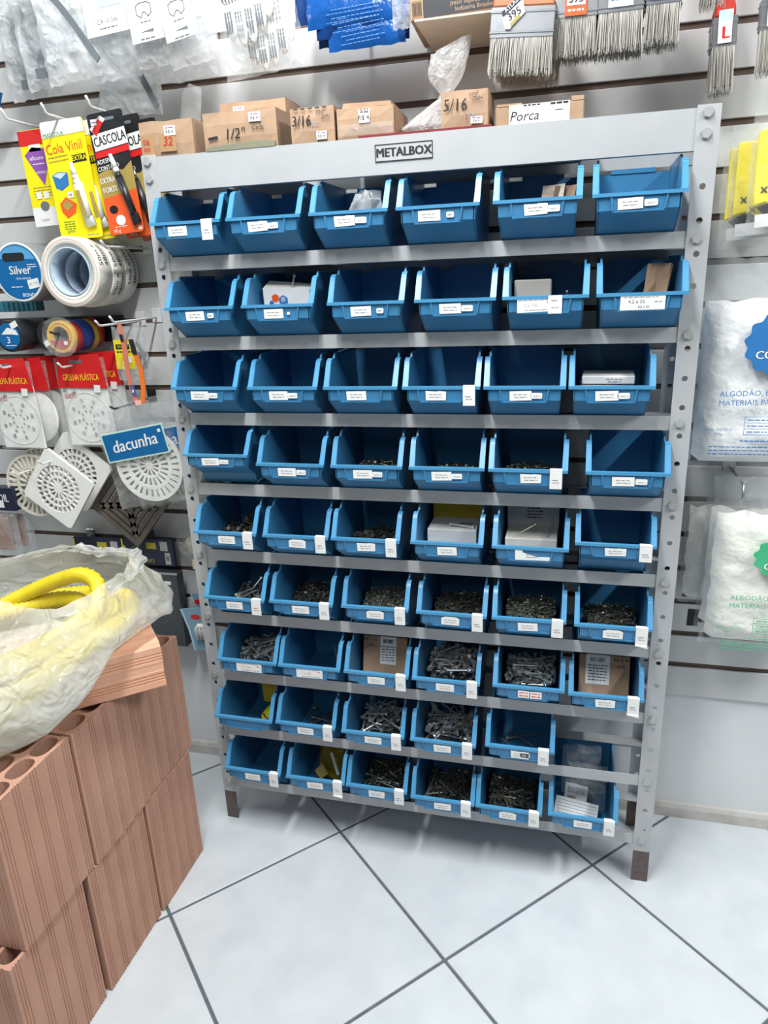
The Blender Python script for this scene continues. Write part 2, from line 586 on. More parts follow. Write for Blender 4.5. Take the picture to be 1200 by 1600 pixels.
# ------------------------------------------------------------------ bins
def xw(z):       # half width of the tapered body
    return 0.0640 + 0.0045 * min(1, max(0, z / 0.14))
SIDE = [(0.012, 0.0), (0.004, 0.026), (-0.041, 0.056), (-0.047, 0.060), (-0.047, 0.085), (-0.020, 0.128), (-0.015, 0.134), (-0.007, 0.137), (0.008, 0.137), (0.012, 0.143), (0.018, 0.146), (0.168, 0.146), (0.172, 0.0)]
def make_bin():
    body = MB(); t = 0.0028
    for s in (-1, 1):
        body.prismx(SIDE, lambda z: s * xw(z), lambda z: s * (xw(z) - t))
    fr = SIDE[:5]
    inner = [(y + 0.003, z) for y, z in fr]
    body.prismx(fr + inner[::-1], lambda z: -xw(z) + 0.001, lambda z: xw(z) - 0.001)
    body.prismx([(0.012, 0), (0.012, 0.003), (0.172, 0.003), (0.172, 0)], -0.066, 0.066)
    body.prismx([(0.169, 0), (0.172, 0), (0.168, 0.138), (0.165, 0.138)], lambda z: -xw(z) + 0.001, lambda z: xw(z) - 0.001)
    body.box(-0.04, 0.04, 0.163, 0.1665, 0.138, 0.146)
    b = body.build('body', M_BLUE)
    rim = MB()
    rim.prismx([(-0.0515, 0.0815), (-0.0515, 0.0872), (-0.043, 0.0872), (-0.043, 0.0835)], -0.0752, 0.0752)
    path = [(-0.0485, 0.0845), (-0.0215, 0.1285), (-0.016, 0.1345), (-0.007, 0.1375), (0.007, 0.1375), (0.011, 0.1435), (0.018, 0.1465), (0.168, 0.1465)]
    for s in (-1, 1):
        for (a, c) in zip(path, path[1:]):
            d = Vector((c[0] - a[0], c[1] - a[1])).normalized() * 0.0012
            nrm = Vector((-d.y, d.x)).normalized() * 0.0028
            q = [(a[0] - d.x, a[1] - d.y), (c[0] + d.x, c[1] + d.y), (c[0] + d.x - nrm.x, c[1] + d.y - nrm.y), (a[0] - d.x - nrm.x, a[1] - d.y - nrm.y)]
            rim.prismx(q, s * (0.0752 if a[0] < -0.012 else 0.0692), s * 0.0655)
    rm = rim.build('rim', M_BLUELIT)
    lh = MB()
    w = 0.044
    lh.prism([(-w, 0.0805), (w, 0.0805), (w - 0.004, 0.0585), (-w + 0.004, 0.0585)], -0.0482, -0.0465)
    lh.prism([(-w - 0.002, 0.0815), (-w + 0.001, 0.0815), (-w + 0.005, 0.0575), (-w + 0.002, 0.0575)], -0.0505, -0.047)
    lh.prism([(w + 0.002, 0.0815), (w - 0.001, 0.0815), (w - 0.005, 0.0575), (w - 0.002, 0.0575)], -0.0505, -0.047)
    lh.box(-w + 0.002, w - 0.002, -0.0505, -0.047, 0.0565, 0.0590)
    l = lh.build('label_holder', M_BLUE)
    return b, rm, l
b_body, b_rim, b_hold = make_bin()
lab_meshes = {}
def lab_mesh(kind):
    if kind in lab_meshes: return lab_meshes[kind]
    mb = MB(); mb.use(M_PAPER)
    r = random.Random(hash(kind) % 999 if not isinstance(kind, str) else sum(map(ord, kind)))
    y = -0.0510
    if kind.startswith('label'):
        poly = {'label_a': [(-0.020, -0.009), (0.020, -0.0085), (0.0195, 0.009), (-0.0205, 0.0085)],
                'label_b': [(-0.0195, -0.0088), (0.0185, -0.009), (0.019, 0.006), (0.012, 0.0095), (-0.011, 0.0098), (-0.0195, 0.0062)],
                'label_c': [(-0.019, -0.0092), (0.0195, -0.0085), (0.02, 0.0082), (0.004, 0.0092), (0.002, 0.0082), (-0.02, 0.009)],
                'label_torn': [(-0.034, -0.009), (0.033, -0.0095), (0.034, -0.002), (0.008, -0.0022), (-0.018, 0.006), (-0.02, 0.011), (-0.034, 0.012)]}[kind]
        mb.prism(poly, y, y + 0.0012)
        mb.use(M_INKG).dashes(0, 0.0028, 0.026, y - 0.0001, 0.0011, 3)
        mb.dashes(0, -0.0024, 0.024, y - 0.0001, 0.0011, 5)
        nm = 'label'
    elif kind == 'wide':
        mb.prism([(-0.037, -0.0135), (0.0365, -0.013), (0.037, 0.0135), (-0.0365, 0.013)], y, y + 0.0012)
        mb.use(M_INKG).dashes(-0.002, 0.008, 0.06, y - 0.0001, 0.001, 3)
        mb.use(M_INK).text('4,2 x 55', 0.0085, -0.010, y - 0.0001, 0.0005, bold=0.004)
        mb.text('R$ 0,40', 0.006, 0.002, y - 0.0001, -0.0085)
        mb.use(M_INKG).dashes(0.026, 0, 0.014, y - 0.0001, 0.0016, 4)
        nm = 'label'
    elif kind == 'wide_b':
        mb.prism([(-0.032, -0.0125), (0.0315, -0.012), (0.032, 0.0115), (-0.0315, 0.012)], y, y + 0.0012)
        mb.use(M_INKG).dashes(-0.002, 0.0085, 0.055, y - 0.0001, 0.001, 3)
        mb.use(M_INKG).text('7 x 120', 0.008, -0.008, y - 0.0001, -0.0005)
        mb.dashes(0.004, -0.0085, 0.044, y - 0.0001, 0.001, 8)
        mb.use(M_INKR).dashes(0.024, 0.004, 0.007, y - 0.0001, 0.0016, 4)
        nm = 'label'
    elif kind == 'side':
        mb.prism(rounded(0.021, 0.0105, 0.002), y, y + 0.0012)
        mb.use(mat('pale_ink', (190, 191, 196), 0.7)).dashes(0.001, 0, 0.014, y - 0.0001, 0.0022, 6)
        nm = 'price_tag'
    elif kind == 'dot':
        mb.prism(rounded(0.0135, 0.0095, 0.0025), y, y + 0.0012)
        mb.use(M_INKG).dashes(0, 0, 0.009, y - 0.0001, 0.002, 9)
        nm = 'price_tag'
    elif kind == 'speck':
        mb.prism(rounded(0.006, 0.005, 0.001), y, y + 0.0012)
        nm = 'price_tag'
    elif kind in ('tall', 'tall_curl'):
        mb.box(-0.0115, 0.0115, -0.0529, -0.0517, -0.0235, 0.0135)
        mb.box(-0.0115, 0.0115, -0.0529, -0.042, 0.0133, 0.0142)
        if kind == 'tall_curl':
            mb.prism([(-0.0115, -0.0235), (0.0125, -0.029), (0.0115, -0.0235)], -0.0555, -0.0525)
        mb.use(M_INKG).dashes(0, -0.006, 0.014, -0.05295, 0.0016, 2)
        mb.dashes(0, -0.011, 0.012, -0.05295, 0.0014, 4)
        nm = 'price_tag'
    elif kind == 'mid':
        mb.box(-0.012, 0.012, -0.0529, -0.0517, -0.0185, 0.0125)
        mb.use(M_INKG).dashes(0, 0.004, 0.014, -0.05295, 0.0016, 2)
        mb.dashes(0, -0.008, 0.012, -0.05295, 0.0014, 4)
        nm = 'price_tag'
    elif kind == 'red':
        mb.prism(rounded(0.024, 0.0165, 0.001), y, y + 0.0012)
        mb.use(M_INKR).dashes(0, 0.004, 0.018, y - 0.0001, 0.0016, 2)
        mb.dashes(0, -0.003, 0.018, y - 0.0001, 0.002, 5)
        nm = 'price_tag'
    o = mb.build(nm, M_PAPER)
    lab_meshes[kind] = o
    return o
BX = [[(0.0868, 0), (0.2501, 0), (0.4177, 0), (0.5834, 0), (0.7561, 0), (0.9224, 0)],
[(0.0952, 0), (0.2647, 0), (0.4426, 0), (0.613, 0), (0.7745, 0), (0.9365, 0)],
[(0.0868, 0), (0.2605, 0), (0.4236, 0), (0.5845, 0), (0.7408, 0), (0.8968, 0)],
[(0.0942, 0.0226), (0.2638, 0), (0.4284, 0), (0.593, 0.0008), (0.7514, 0.0006), (0.9339, 0)],
[(0.096, 0), (0.2617, 0), (0.4188, 0.0008), (0.5924, 0.0016), (0.7599, 0.0013), (0.9214, 0.0245)],
[(0.1007, 0), (0.2627, 0.0022), (0.4324, 0.0038), (0.6005, 0.0029), (0.7604, 0.0034), (0.9266, 0.0014)],
[(0.1145, 0), (0.2689, 0), (0.4288, 0), (0.5864, 0), (0.7633, 0.0029), (0.9216, 0.0002)],
[(0.089, 0), (0.2483, 0.0027), (0.4129, 0), (0.5781, 0), (0.7484, 0.0101), None],
[(0.0971, 0.0104), (0.2613, 0.0105), (0.4158, 0.0117), (0.5746, 0), (0.7274, 0), (0.8905, 0.0051)]]
A, B_, C_ = 'label_a', 'label_b', 'label_c'
def S(x, k=A): return [(k, x), ('side', x + 0.030)]
def TT(x, k=A, t='tall'): return [(k, x), (t, 0.0565)]
LB = [
[[(A, -0.014), ('tall', 0.050)], S(-0.010, C_), S(-0.005, C_), [(A, -0.013), ('dot', 0.022)], S(-0.003, C_), S(-0.012)],
[[(A, -0.008), ('dot', 0.026)], [(A, -0.006), ('speck', 0.024)], [(A, -0.008, ), ('dot', 0.028)], S(-0.008), [('wide_b', -0.018), ('mid', 0.018)], [('wide', 0.003)]],
[S(-0.010), S(-0.008), [(A, -0.008)], [(C_, -0.008), ('tall', 0.054)], S(-0.007), S(-0.007)],
[S(-0.010), S(-0.006), S(-0.006), S(-0.008), [(C_, 0.006), ('tall', 0.055)], S(-0.006)],
[TT(0.004), TT(0.004, B_), TT(0.003, C_), [(A, 0.003)], [('label_torn', 0.006)], TT(0.002, C_)],
[TT(0.0), TT(0.0), TT(0.0, B_), TT(0.0, B_), TT(0.0), TT(0.002, B_, 'tall_curl')],
[[('wide_b', 0.004)], [('wide_b', 0.002)], TT(0.0), TT(0.0), [('red', -0.010), ('red', 0.016)], TT(0.0, C_, 'tall_curl')],
[[], TT(0.0), TT(0.0), TT(0.0, C_), [(C_, 0.0), ('tall', 0.052), ('side', 0.012)], None],
[TT(0.0), TT(0.0, A, 'tall_curl'), TT(0.0, C_), TT(0.0), TT(0.0, B_), TT(0.0, C_)]]
ORD = ['leftmost', 'second', 'third', 'fourth', 'fifth', 'sixth']
ROW = ['top', 'second', 'third', 'fourth', 'fifth', 'sixth', 'seventh', 'eighth', 'bottom']
HOLD = {(1, 3): 'holding a crumpled clear bag', (1, 5): 'holding folded brown papers', (2, 2): 'holding a white box printed with hexagons',
        (2, 5): 'holding a grey box', (2, 6): 'stuffed with folded cardboard', (3, 6): 'holding two flat white boxes', (5, 4): 'holding a white box with yellow flap',
        (5, 5): 'holding an open white box', (7, 3): 'holding a brown box', (7, 6): 'holding a brown box', (8, 1): 'holding a yellow packet',
        (9, 2): 'holding a yellowish packet', (9, 6): 'stuffed with clear packets', (7, 2): 'with one lone screw', (8, 2): 'with a few long bolts', (8, 5): 'set higher, nearly empty',
        (4, 1): 'set higher than its neighbours, empty', (5, 6): 'set higher than its neighbours, empty', (9, 1): 'dark inside, nearly empty'}
PILES = {(3, 3), (4, 2), (4, 3), (4, 4), (4, 5), (5, 1), (5, 3), (6, 1), (6, 2), (6, 3), (6, 4), (6, 5), (6, 6), (7, 1), (7, 4), (7, 5), (8, 3), (8, 4), (9, 3), (9, 4), (9, 5)}
BINS = {}
used = {}
first = True
for r in range(9):
    for c in range(6):
        if BX[r][c] is None: continue
        x, dz = BX[r][c]
        key = (r + 1, c + 1)
        what = HOLD.get(key, 'holding loose screws' if key in PILES else 'empty')
        cn = ORD[c] if c else 'leftmost'
        if c == 5: cn = 'rightmost'
        raised = dz > 0.015
        dz = 0.026 if raised else min(dz, 0.0085)
        t = thing('storage_bin', 'blue plastic bin, %s in the %s row, %s' % (cn, ROW[r], what), 'bin', (x, 0.0012, ZR[r] - 0.0105 + dz), (0, 0, R(random.uniform(-0.7, 0.7))), 'blue bins on the grey rack')
        BINS[key] = t
        if raised: t.scale = (1, 1, 0.89)
        if first:
            parts = (b_body, b_rim, b_hold); first = False
            for q in parts: q.parent = t
        else:
            for q in (b_body, b_rim, b_hold): link_copy(q, t)
        for it in LB[r][c]:
            src = lab_mesh(it[0])
            if src.parent is None:
                o = src; o.parent = t
            else:
                o = link_copy(src, t)
            zz = 0.0745 if it[0].startswith('tall') or it[0] == 'mid' else 0.0695
            if it[0] in ('wide', 'wide_b'): zz = 0.0715
            o.location = (it[1] + random.uniform(-0.0015, 0.0015), 0, zz)
            if not it[0].startswith(('tall', 'mid')): o.rotation_euler = (0, R(random.uniform(-1.5, 1.5)), 0)

# screws ----------------------------------------------------------
def screw_mesh(kind):
    mb = MB()
    if kind == 'hex':      # long hex bolt
        mb.cyl((-0.026, 0, 0), (0.026, 0, 0), 0.0021, 6)
        mb.cyl((0.026, 0, 0), (0.0295, 0, 0), 0.0048, 6)
    elif kind == 'long':
        mb.cyl((-0.04, 0, 0), (0.04, 0, 0), 0.0023, 6)
        mb.cyl((0.04, 0, 0), (0.044, 0, 0), 0.0056, 6)
    else:
        mb.cyl((-0.011, 0, 0), (0.011, 0, 0), 0.0013, 5, caps=False)
        mb.cyl((0.009, 0, 0), (0.0125, 0, 0), 0.0014, 6, 0.0032)
    return mb
def scatter(rnd, n, hgt, x0, x1, y0, y1, mound=0.5, zlo=0.004, tilt=0.5, hl=0.026):
    out = []
    for i in range(n):
        fx, fy = rnd.random(), rnd.random()
        yaw = rnd.uniform(-PI, PI)
        px = x0 + 0.006 + (x1 - x0 - 0.012) * fx
        room = max(0.0, min(px - x0, x1 - px) - 0.004)
        if hl * abs(math.cos(yaw)) > room:          # lies along the wall it is close to
            yaw = math.copysign(PI / 2, yaw) + rnd.choice((-1, 1)) * math.asin(min(1, room / hl))
        xs = hl * abs(math.cos(yaw)) + 0.004
        ys = hl * abs(math.sin(yaw)) + 0.003
        py = y0 + ys + max(0.0, y1 - y0 - 2 * ys) * fy
        top = hgt * (1 - mound * abs(fx * 2 - 1) ** 3 * 0.3 - mound * 0.4 * abs(fy * 2 - 1) ** 2)
        tl = rnd.uniform(-tilt, tilt)
        out.append((px, py, max(zlo + hl * abs(math.sin(tl)) * 1.1 + 0.003, top - rnd.random() * 0.012), yaw, tl))
    return out
def pile(key, kind, n, hgt, m, x0=-0.056, x1=0.056, y0=0.0165, y1=0.14, tilt=0.5, label=None):
    t = BINS[key]
    rnd = random.Random(key[0] * 10 + key[1])
    vs, fs = screw_mesh(kind).v, screw_mesh(kind).f
    mb = MB()
    # the settled mass under the loose top layer
    def fn(u, v):
        fx, fy = u, v
        z = (hgt - 0.014) * (1 - 0.15 * abs(fx * 2 - 1) ** 3 - 0.2 * abs(fy * 2 - 1) ** 2) + 0.003 * noise.noise((u * 14 + key[0], v * 14, key[1]))
        if u in (0.0, 1.0) or v in (0.0, 1.0): z = 0.0035
        return (x0 + (x1 - x0) * u, y0 + (y1 - y0) * v, max(0.0035, z))
    mb.use(mat('settled_screws', (58, 60, 58), 0.5, metal=0.4, vary=0.4, scale=200, bump=0.8, bscale=300)).grid(12, 12, fn)
    mb.use(m)
    hl = {'hex': 0.027, 'long': 0.042}.get(kind, 0.012)
    for px, py, pz, yaw, tl in scatter(rnd, int(n * 1.5), hgt, x0, x1, y0 + 0.001, y1 - 0.01, tilt=tilt, hl=hl):
        T = Matrix.Translation((px, py, pz)) @ Matrix.Rotation(yaw, 4, 'Z') @ Matrix.Rotation(tl, 4, 'Y')
        mb.add(vs, fs, T)
    o = mb.build('screw_heap', m)
    o.matrix_world = Matrix.Translation(t.location)
    cn = 'rightmost' if key[1] == 6 else ORD[key[1] - 1]
    tag(o, label or 'heap of small screws inside the %s bin of the %s row' % (cn, ROW[key[0] - 1]), 'screws', 'screw heaps in the bins', 'stuff')
screw_src = {}
def loose(key, kind, n, hgt, m, desc, x0=-0.056, x1=0.056, y0=0.01, y1=0.13, tilt=0.45):
    t = BINS[key]
    rnd = random.Random(key[0] * 100 + key[1])
    if (kind, m.name) not in screw_src:
        screw_src[(kind, m.name)] = screw_mesh(kind).build('screw', m)
        fresh = True
    else: fresh = False
    src = screw_src[(kind, m.name)]
    cn = 'rightmost' if key[1] == 6 else ORD[key[1] - 1]
    hl = {'hex': 0.027, 'long': 0.042}.get(kind, 0.012)
    for i, (px, py, pz, yaw, tl) in enumerate(scatter(rnd, n, hgt, x0, x1, y0, y1, tilt=tilt, hl=hl)):
        if fresh and i == 0: o = src
        else:
            o = src.copy(); COL.objects.link(o)
        o.location = Vector(t.location) + Vector((px, py, pz + 0.004))
        o.rotation_euler = (rnd.random() * 3, tl, yaw)
        tag(o, '%s in the %s bin of the %s row' % (desc, cn, ROW[key[0] - 1]), 'screw', 'loose screws in row %s bin %d' % (ROW[key[0] - 1], key[1]))
M_D2 = mat('oily_dark_screws', (112, 112, 102), 0.3, metal=0.6, vary=0.4, scale=120)
M_G2 = mat('greenish_zinc_screws', (160, 162, 146), 0.3, metal=0.65, vary=0.35, scale=120)
for k_, kind, n, h, m in [((3, 3), 's', 60, 0.058, M_D2), ((4, 2), 's', 120, 0.05, M_D2), ((4, 3), 's', 150, 0.066, M_D2), ((4, 4), 's', 120, 0.058, M_D2), ((4, 5), 's', 120, 0.066, M_D2),
        ((5, 1), 'hex', 60, 0.058, M_D2), ((5, 3), 'hex', 90, 0.058, M_D2), ((6, 1), 'hex', 40, 0.045, M_G2), ((6, 2), 's', 320, 0.072, M_D2), ((6, 3), 's', 320, 0.070, M_G2),
        ((6, 4), 's', 320, 0.07, M_D2), ((6, 5), 's', 320, 0.07, M_G2), ((6, 6), 's', 260, 0.066, M_D2), ((7, 1), 'hex', 90, 0.066, M_STEELD), ((7, 4), 'hex', 110, 0.082, M_STEELD),
        ((7, 5), 'hex', 80, 0.072, M_STEELD), ((8, 3), 'hex', 60, 0.056, M_STEELD), ((8, 4), 'long', 50, 0.060, M_STEELD), ((9, 3), 'hex', 70, 0.045, M_D2), ((9, 4), 'hex', 90, 0.045, M_D2), ((9, 5), 'hex', 90, 0.048, M_D2)]:
    pile(k_, kind, n, h, m)
loose((7, 1), 'hex', 42, 0.074, M_STEEL, 'silver bolt lying loose on the heap')
loose((7, 4), 'hex', 60, 0.09, M_STEEL, 'silver bolt lying loose on the heap')
loose((7, 5), 'hex', 46, 0.08, M_STEEL, 'silver bolt lying loose on the heap')
loose((8, 3), 'hex', 30, 0.07, M_STEEL, 'silver bolt lying loose on the heap')
loose((8, 4), 'long', 40, 0.07, M_STEEL, 'long silver bolt lying loose on the heap')
loose((8, 2), 'long', 7, 0.024, M_STEELY, 'long bronze coloured bolt lying', x0=-0.04, tilt=0.2)
loose((8, 5), 'long', 3, 0.02, M_STEELD, 'long dark bolt lying', tilt=0.15)
loose((7, 2), 'long', 1, 0.078, M_STEEL, 'single long silver screw lying', x0=-0.02, x1=0.06, y0=0.0, y1=0.02, tilt=0.3)
loose((6, 1), 'hex', 16, 0.052, M_STEEL, 'thin silver screw lying on the heap', tilt=0.8)
loose((5, 1), 'hex', 12, 0.066, M_STEELY, 'thin bronze coloured screw lying on the heap', tilt=0.7)
loose((9, 4), 'hex', 8, 0.05, M_STEELD, 'dull screw lying on the heap')
loose((9, 5), 'hex', 8, 0.052, M_STEELD, 'dull screw lying on the heap')
loose((2, 5), 'hex', 6, 0.075, M_STEELD, 'grey screw lying beside the grey box', x0=0.01, x1=0.06, y0=0.0, y1=0.05, tilt=0.9)

# ------------------------------------------------------------------ contents of the bins
def inbin(key, name, label, cat, dx=0.0, dy=0.0, dz=0.003, rot=(0, 0, 0), group=None):
    b = BINS[key].location
    return thing(name, label, cat, (b.x + dx, b.y + dy, b.z + dz), rot, group)
def carton(t, w, d, h, m, flap=None, lab=None):
    mb = MB(); mb.box(-w / 2, w / 2, 0, d, 0, h)
    return mb.build('carton', m, t, bevel=0.0012)
# crumpled clear bag
t = inbin((1, 3), 'crumpled_bag', 'crumpled clear plastic bag lying in the third bin of the top row', 'bag', 0.016, 0.0, 0.06)
mb = MB()
def fn(u, v):
    a = u * 2 * PI; b = (v - 0.5) * PI
    d = 1 + 0.55 * noise.noise((math.cos(a) * math.cos(b) * 2.2 + 3, math.sin(a) * math.cos(b) * 2.2, math.sin(b) * 2.2)) + 0.2 * noise.noise((a * 4, b * 5, 1))
    return (0.034 * math.cos(a) * math.cos(b) * d, 0.02 + 0.034 * math.sin(a) * math.cos(b) * d, 0.026 + 0.036 * math.sin(b) * d)
mb.grid(18, 10, fn, wrap=True); mb.build('film', film('hazy_film', (232, 236, 238), clear=0.45), t)
# folded papers (row 1 bin 5) and folded cardboard (row 2 bin 6)
def folded(key, n, x0, m, lab):
    rnd = random.Random(key[1])
    t = inbin(key, 'folded_papers', lab, 'papers', 0, 0, 0.004)
    for i in range(n):
        w, hgt = rnd.uniform(0.032, 0.042), (rnd.uniform(0.118, 0.132) if key[0] == 2 else rnd.uniform(0.095, 0.112))
        yy = 0.022 + 0.012 * i
        xx = x0 + rnd.uniform(-0.014, 0.004)
        lean = rnd.uniform(0.1, 0.35)
        mb = MB()
        def fn(u, v):
            return (xx + (u - 0.5) * w + lean * v * 0.06, yy + 0.012 * math.sin(u * 3 + i) + 0.004 * noise.noise((u * 3, v * 3, i)), v * hgt)
        mb.grid(5, 6, fn)
        o = mb.build('folded_sheet', m[i % len(m)], t)
        md = o.modifiers.new('s', 'SOLIDIFY'); md.thickness = 0.0012
M_PAPB = mat('printed_paper', (214, 204, 190), 0.7, scale=40, rgb2=(176, 140, 120), thr=(0.5, 0.75))
folded((1, 5), 4, 0.026, [M_CARD, M_PAPB, M_PAPER2], 'folded brown and white papers standing in the fifth top row bin')
folded((2, 6), 6, 0.028, [M_CARD, M_CARDD, M_PAPB], 'curled pieces of brown cardboard standing in the rightmost second row bin')
# white box with hexagons
t = inbin((2, 2), 'screw_box', 'open white box printed with red and blue hexagons in second bin', 'box', -0.003, 0.019, 0.0045, (R(4), 0, 0))
mb = MB()
mb.box(-0.05, 0.05, 0, 0.0012, 0, 0.112); mb.box(-0.05, 0.05, 0.10, 0.1012, 0, 0.105); mb.box(-0.05, -0.0488, 0, 0.1, 0, 0.112); mb.box(0.0488, 0.05, 0, 0.1, 0, 0.105); mb.box(-0.05, 0.05, 0, 0.1, 0, 0.0012)
mb.build('carton', M_PAPER, t)
mb = MB(); mb.add([(-0.05, 0.0, 0.112), (0.05, 0.0, 0.105), (0.052, 0.045, 0.114), (-0.052, 0.045, 0.124), (-0.05, 0.001, 0.111), (0.05, 0.001, 0.104), (0.052, 0.045, 0.113), (-0.052, 0.045, 0.123)], [(0, 1, 2, 3), (7, 6, 5, 4), (0, 4, 5, 1), (1, 5, 6, 2), (2, 6, 7, 3), (3, 7, 4, 0)])
mb.build('flap', M_PAPER2, t)
def hexa(mb, x, z, r, y): mb.prism([(x + r * math.cos(R(60 * k + 30)), z + r * math.sin(R(60 * k + 30))) for k in range(6)], y - 0.0005, y)
mb = MB(); mb.use(M_ORANGE); hexa(mb, -0.024, 0.093, 0.0085, 0); mb.use(M_BLUEB); hexa(mb, -0.007, 0.088, 0.0105, 0); hexa(mb, -0.033, 0.083, 0.0055, 0); hexa(mb, -0.023, 0.075, 0.007, 0)
mb.use(M_PAPER)
for q in (-0.011, -0.0085, -0.006, -0.0035): mb.rect(q, 0.09, 0.001, 0.009, -0.0006, 0.0003)
mb.build('print', M_ORANGE, t)
tag(link := screw_mesh('s').build('screw', M_STEEL, None, (BINS[(2, 2)].location.x + 0.008, 0.028, BINS[(2, 2)].location.z + 0.126)), 'silver screw lying on the flap of the hexagon printed box', 'screw')
link.rotation_euler = (0, R(-60), R(80)); link.scale = (1.2, 1.2, 1.2)
# grey box row 2 bin 5
t = inbin((2, 5), 'small_box', 'plain grey carton lying in the fifth bin of the second row', 'box', -0.022, 0.017, 0.004)
mb = MB(); mb.box(-0.038, 0.03, 0, 0.13, 0, 0.11); mb.build('carton', mat('grey_board', (176, 172, 164), 0.7), t, bevel=0.002)
# two flat white boxes row 3 bin 6
for i, (rz, lb) in enumerate(((2, 'lower flat white box of the pair in the rightmost third row bin'), (-3, 'upper flat white box of the pair in the rightmost third row bin'))):
    t = inbin((3, 6), 'flat_box', lb, 'box', -0.004, 0.018, 0.063 + i * 0.0175, (0, 0, R(rz)), 'flat white boxes in row three')
    mb = MB(); mb.box(-0.048, 0.048, 0, 0.085, 0, 0.015); mb.build('carton', M_PAPER, t, bevel=0.0015)
    mb = MB(); mb.use(M_INKG); mb.dashes(0.012, 0.0095, 0.03, -0.0003, 0.002, 3 + i); mb.dashes(0.012, 0.005, 0.024, -0.0003, 0.002, 7 + i); mb.build('print', M_INKG, t)
t = inbin((3, 6), 'plain_block', 'dark cardboard carton beneath the flat white boxes in the third row', 'box', -0.004, 0.018, 0.004)
carton(t, 0.1, 0.1, 0.056, M_CARDD)
# white box with yellow flap (row 5 bin 4), white box (row 5 bin 5)
t = inbin((5, 4), 'screw_box', 'white box with a raised yellow flap in the fourth fifth row bin', 'box', 0.0, 0.017, 0.004)
carton(t, 0.105, 0.085, 0.088, M_PAPER)
mb = MB(); mb.box(-0.054, 0.056, 0.086, 0.0875, 0.08, 0.128); mb.use(M_GOLD).rect(-0.032, 0.112, 0.03, 0.008, 0.0862, 0.0005); mb.rect(0.018, 0.11, 0.05, 0.008, 0.0862, 0.0005)
mb.mats[0] = mat('dull_yellow_card', (206, 176, 40), 0.6); mb.build('flap', M_YEL, t)
mb = MB(); mb.use(M_INK); mb.add([(-0.004, 0.02, 0.0885), (0.045, 0.024, 0.0885), (0.045, 0.028, 0.0885), (-0.004, 0.024, 0.0885)], [(0, 1, 2, 3)]); mb.add([(0.012, 0.04, 0.0885), (0.04, 0.041, 0.0885), (0.04, 0.046, 0.0885), (0.012, 0.045, 0.0885)], [(0, 1, 2, 3)]); mb.build('print', M_INKG, t)
sc_ = screw_mesh('hex').build('screw', M_STEEL, None, (BINS[(5, 4)].location.x + 0.018, 0.035, BINS[(5, 4)].location.z + 0.0965)); sc_.rotation_euler = (0, 0.05, R(-10)); tag(sc_, 'silver screw lying on top of the yellow flapped white box', 'screw')
t = inbin((5, 5), 'screw_box', 'creamy white box with a printed upright lid in the fifth row', 'box', -0.002, 0.017, 0.004)
carton(t, 0.106, 0.085, 0.076, M_PAPER2)
mb = MB(); mb.box(-0.055, 0.055, 0.088, 0.0895, 0.05, 0.132); mb.build('lid', mat('grey_white_card', (196, 198, 196), 0.6), t)
mb = MB(); mb.use(M_INK)
for i in range(5): mb.dashes(0.003, 0.122 - i * 0.007, 0.034 - 0.004 * (i % 2), 0.0875, 0.002, i + 20)
mb.build('print', M_INK, t)
for i, (dx, dy, rr, lb) in enumerate(((-0.012, 0.03, (0.3, -0.35, 0.6), 'bronze screw lying left on the creamy white box'), (0.03, 0.03, (0.1, -1.35, 1.2), 'screw standing at right on the creamy white box'))):
    o = screw_mesh('hex').build('screw', M_STEELY, None, (BINS[(5, 5)].location.x + dx, dy, BINS[(5, 5)].location.z + (0.097 if i == 0 else 0.1095))); o.rotation_euler = rr; o.scale = (0.75, 0.75, 0.75)
    tag(o, lb, 'screw')
# brown boxes row 7
def brown(key, lab, lx, lw, wx, nm):
    t = inbin(key, 'brown_box', lab, 'box', 0.0, 0.014, 0.018, (R(-14), 0, 0))
    mb = MB(); mb.box(-0.053, 0.053, 0.004, 0.055, 0.004, 0.116); mb.build('carton', M_CARD, t, bevel=0.0015)
    mb = MB(); mb.use(M_PAPER).rect(lx, 0.083, lw, 0.066, 0.0038, 0.0006)
    mb.use(M_INK)
    rnd = random.Random(5)
    for i in range(14): mb.rect(lx - lw * 0.3 + i * lw * 0.045, 0.105, rnd.choice((0.0008, 0.0014)), 0.009, 0.0031, 0.0003)
    for i in range(6): mb.dashes(lx, 0.092 - i * 0.0065, lw * 0.8, 0.0031, 0.0018, i + 40)
    mb.build('sticker', M_PAPER, t)
    mb = MB(); mb.text('R$ 0,40', 0.011, wx, 0.0036, 0.107, bold=0.01, shear=0.2); mb.text('cada', 0.010, wx, 0.0036, 0.094, bold=0.01, shear=0.2); mb.build('lettering', M_INK, t)
brown((7, 3), 'brown cardboard box with a tall white sticker in the third bin', 0.008, 0.038, -0.036, 0)
brown((7, 6), 'brown cardboard box with a wide white sticker in the rightmost bin', -0.014, 0.05, 0.034, 0)
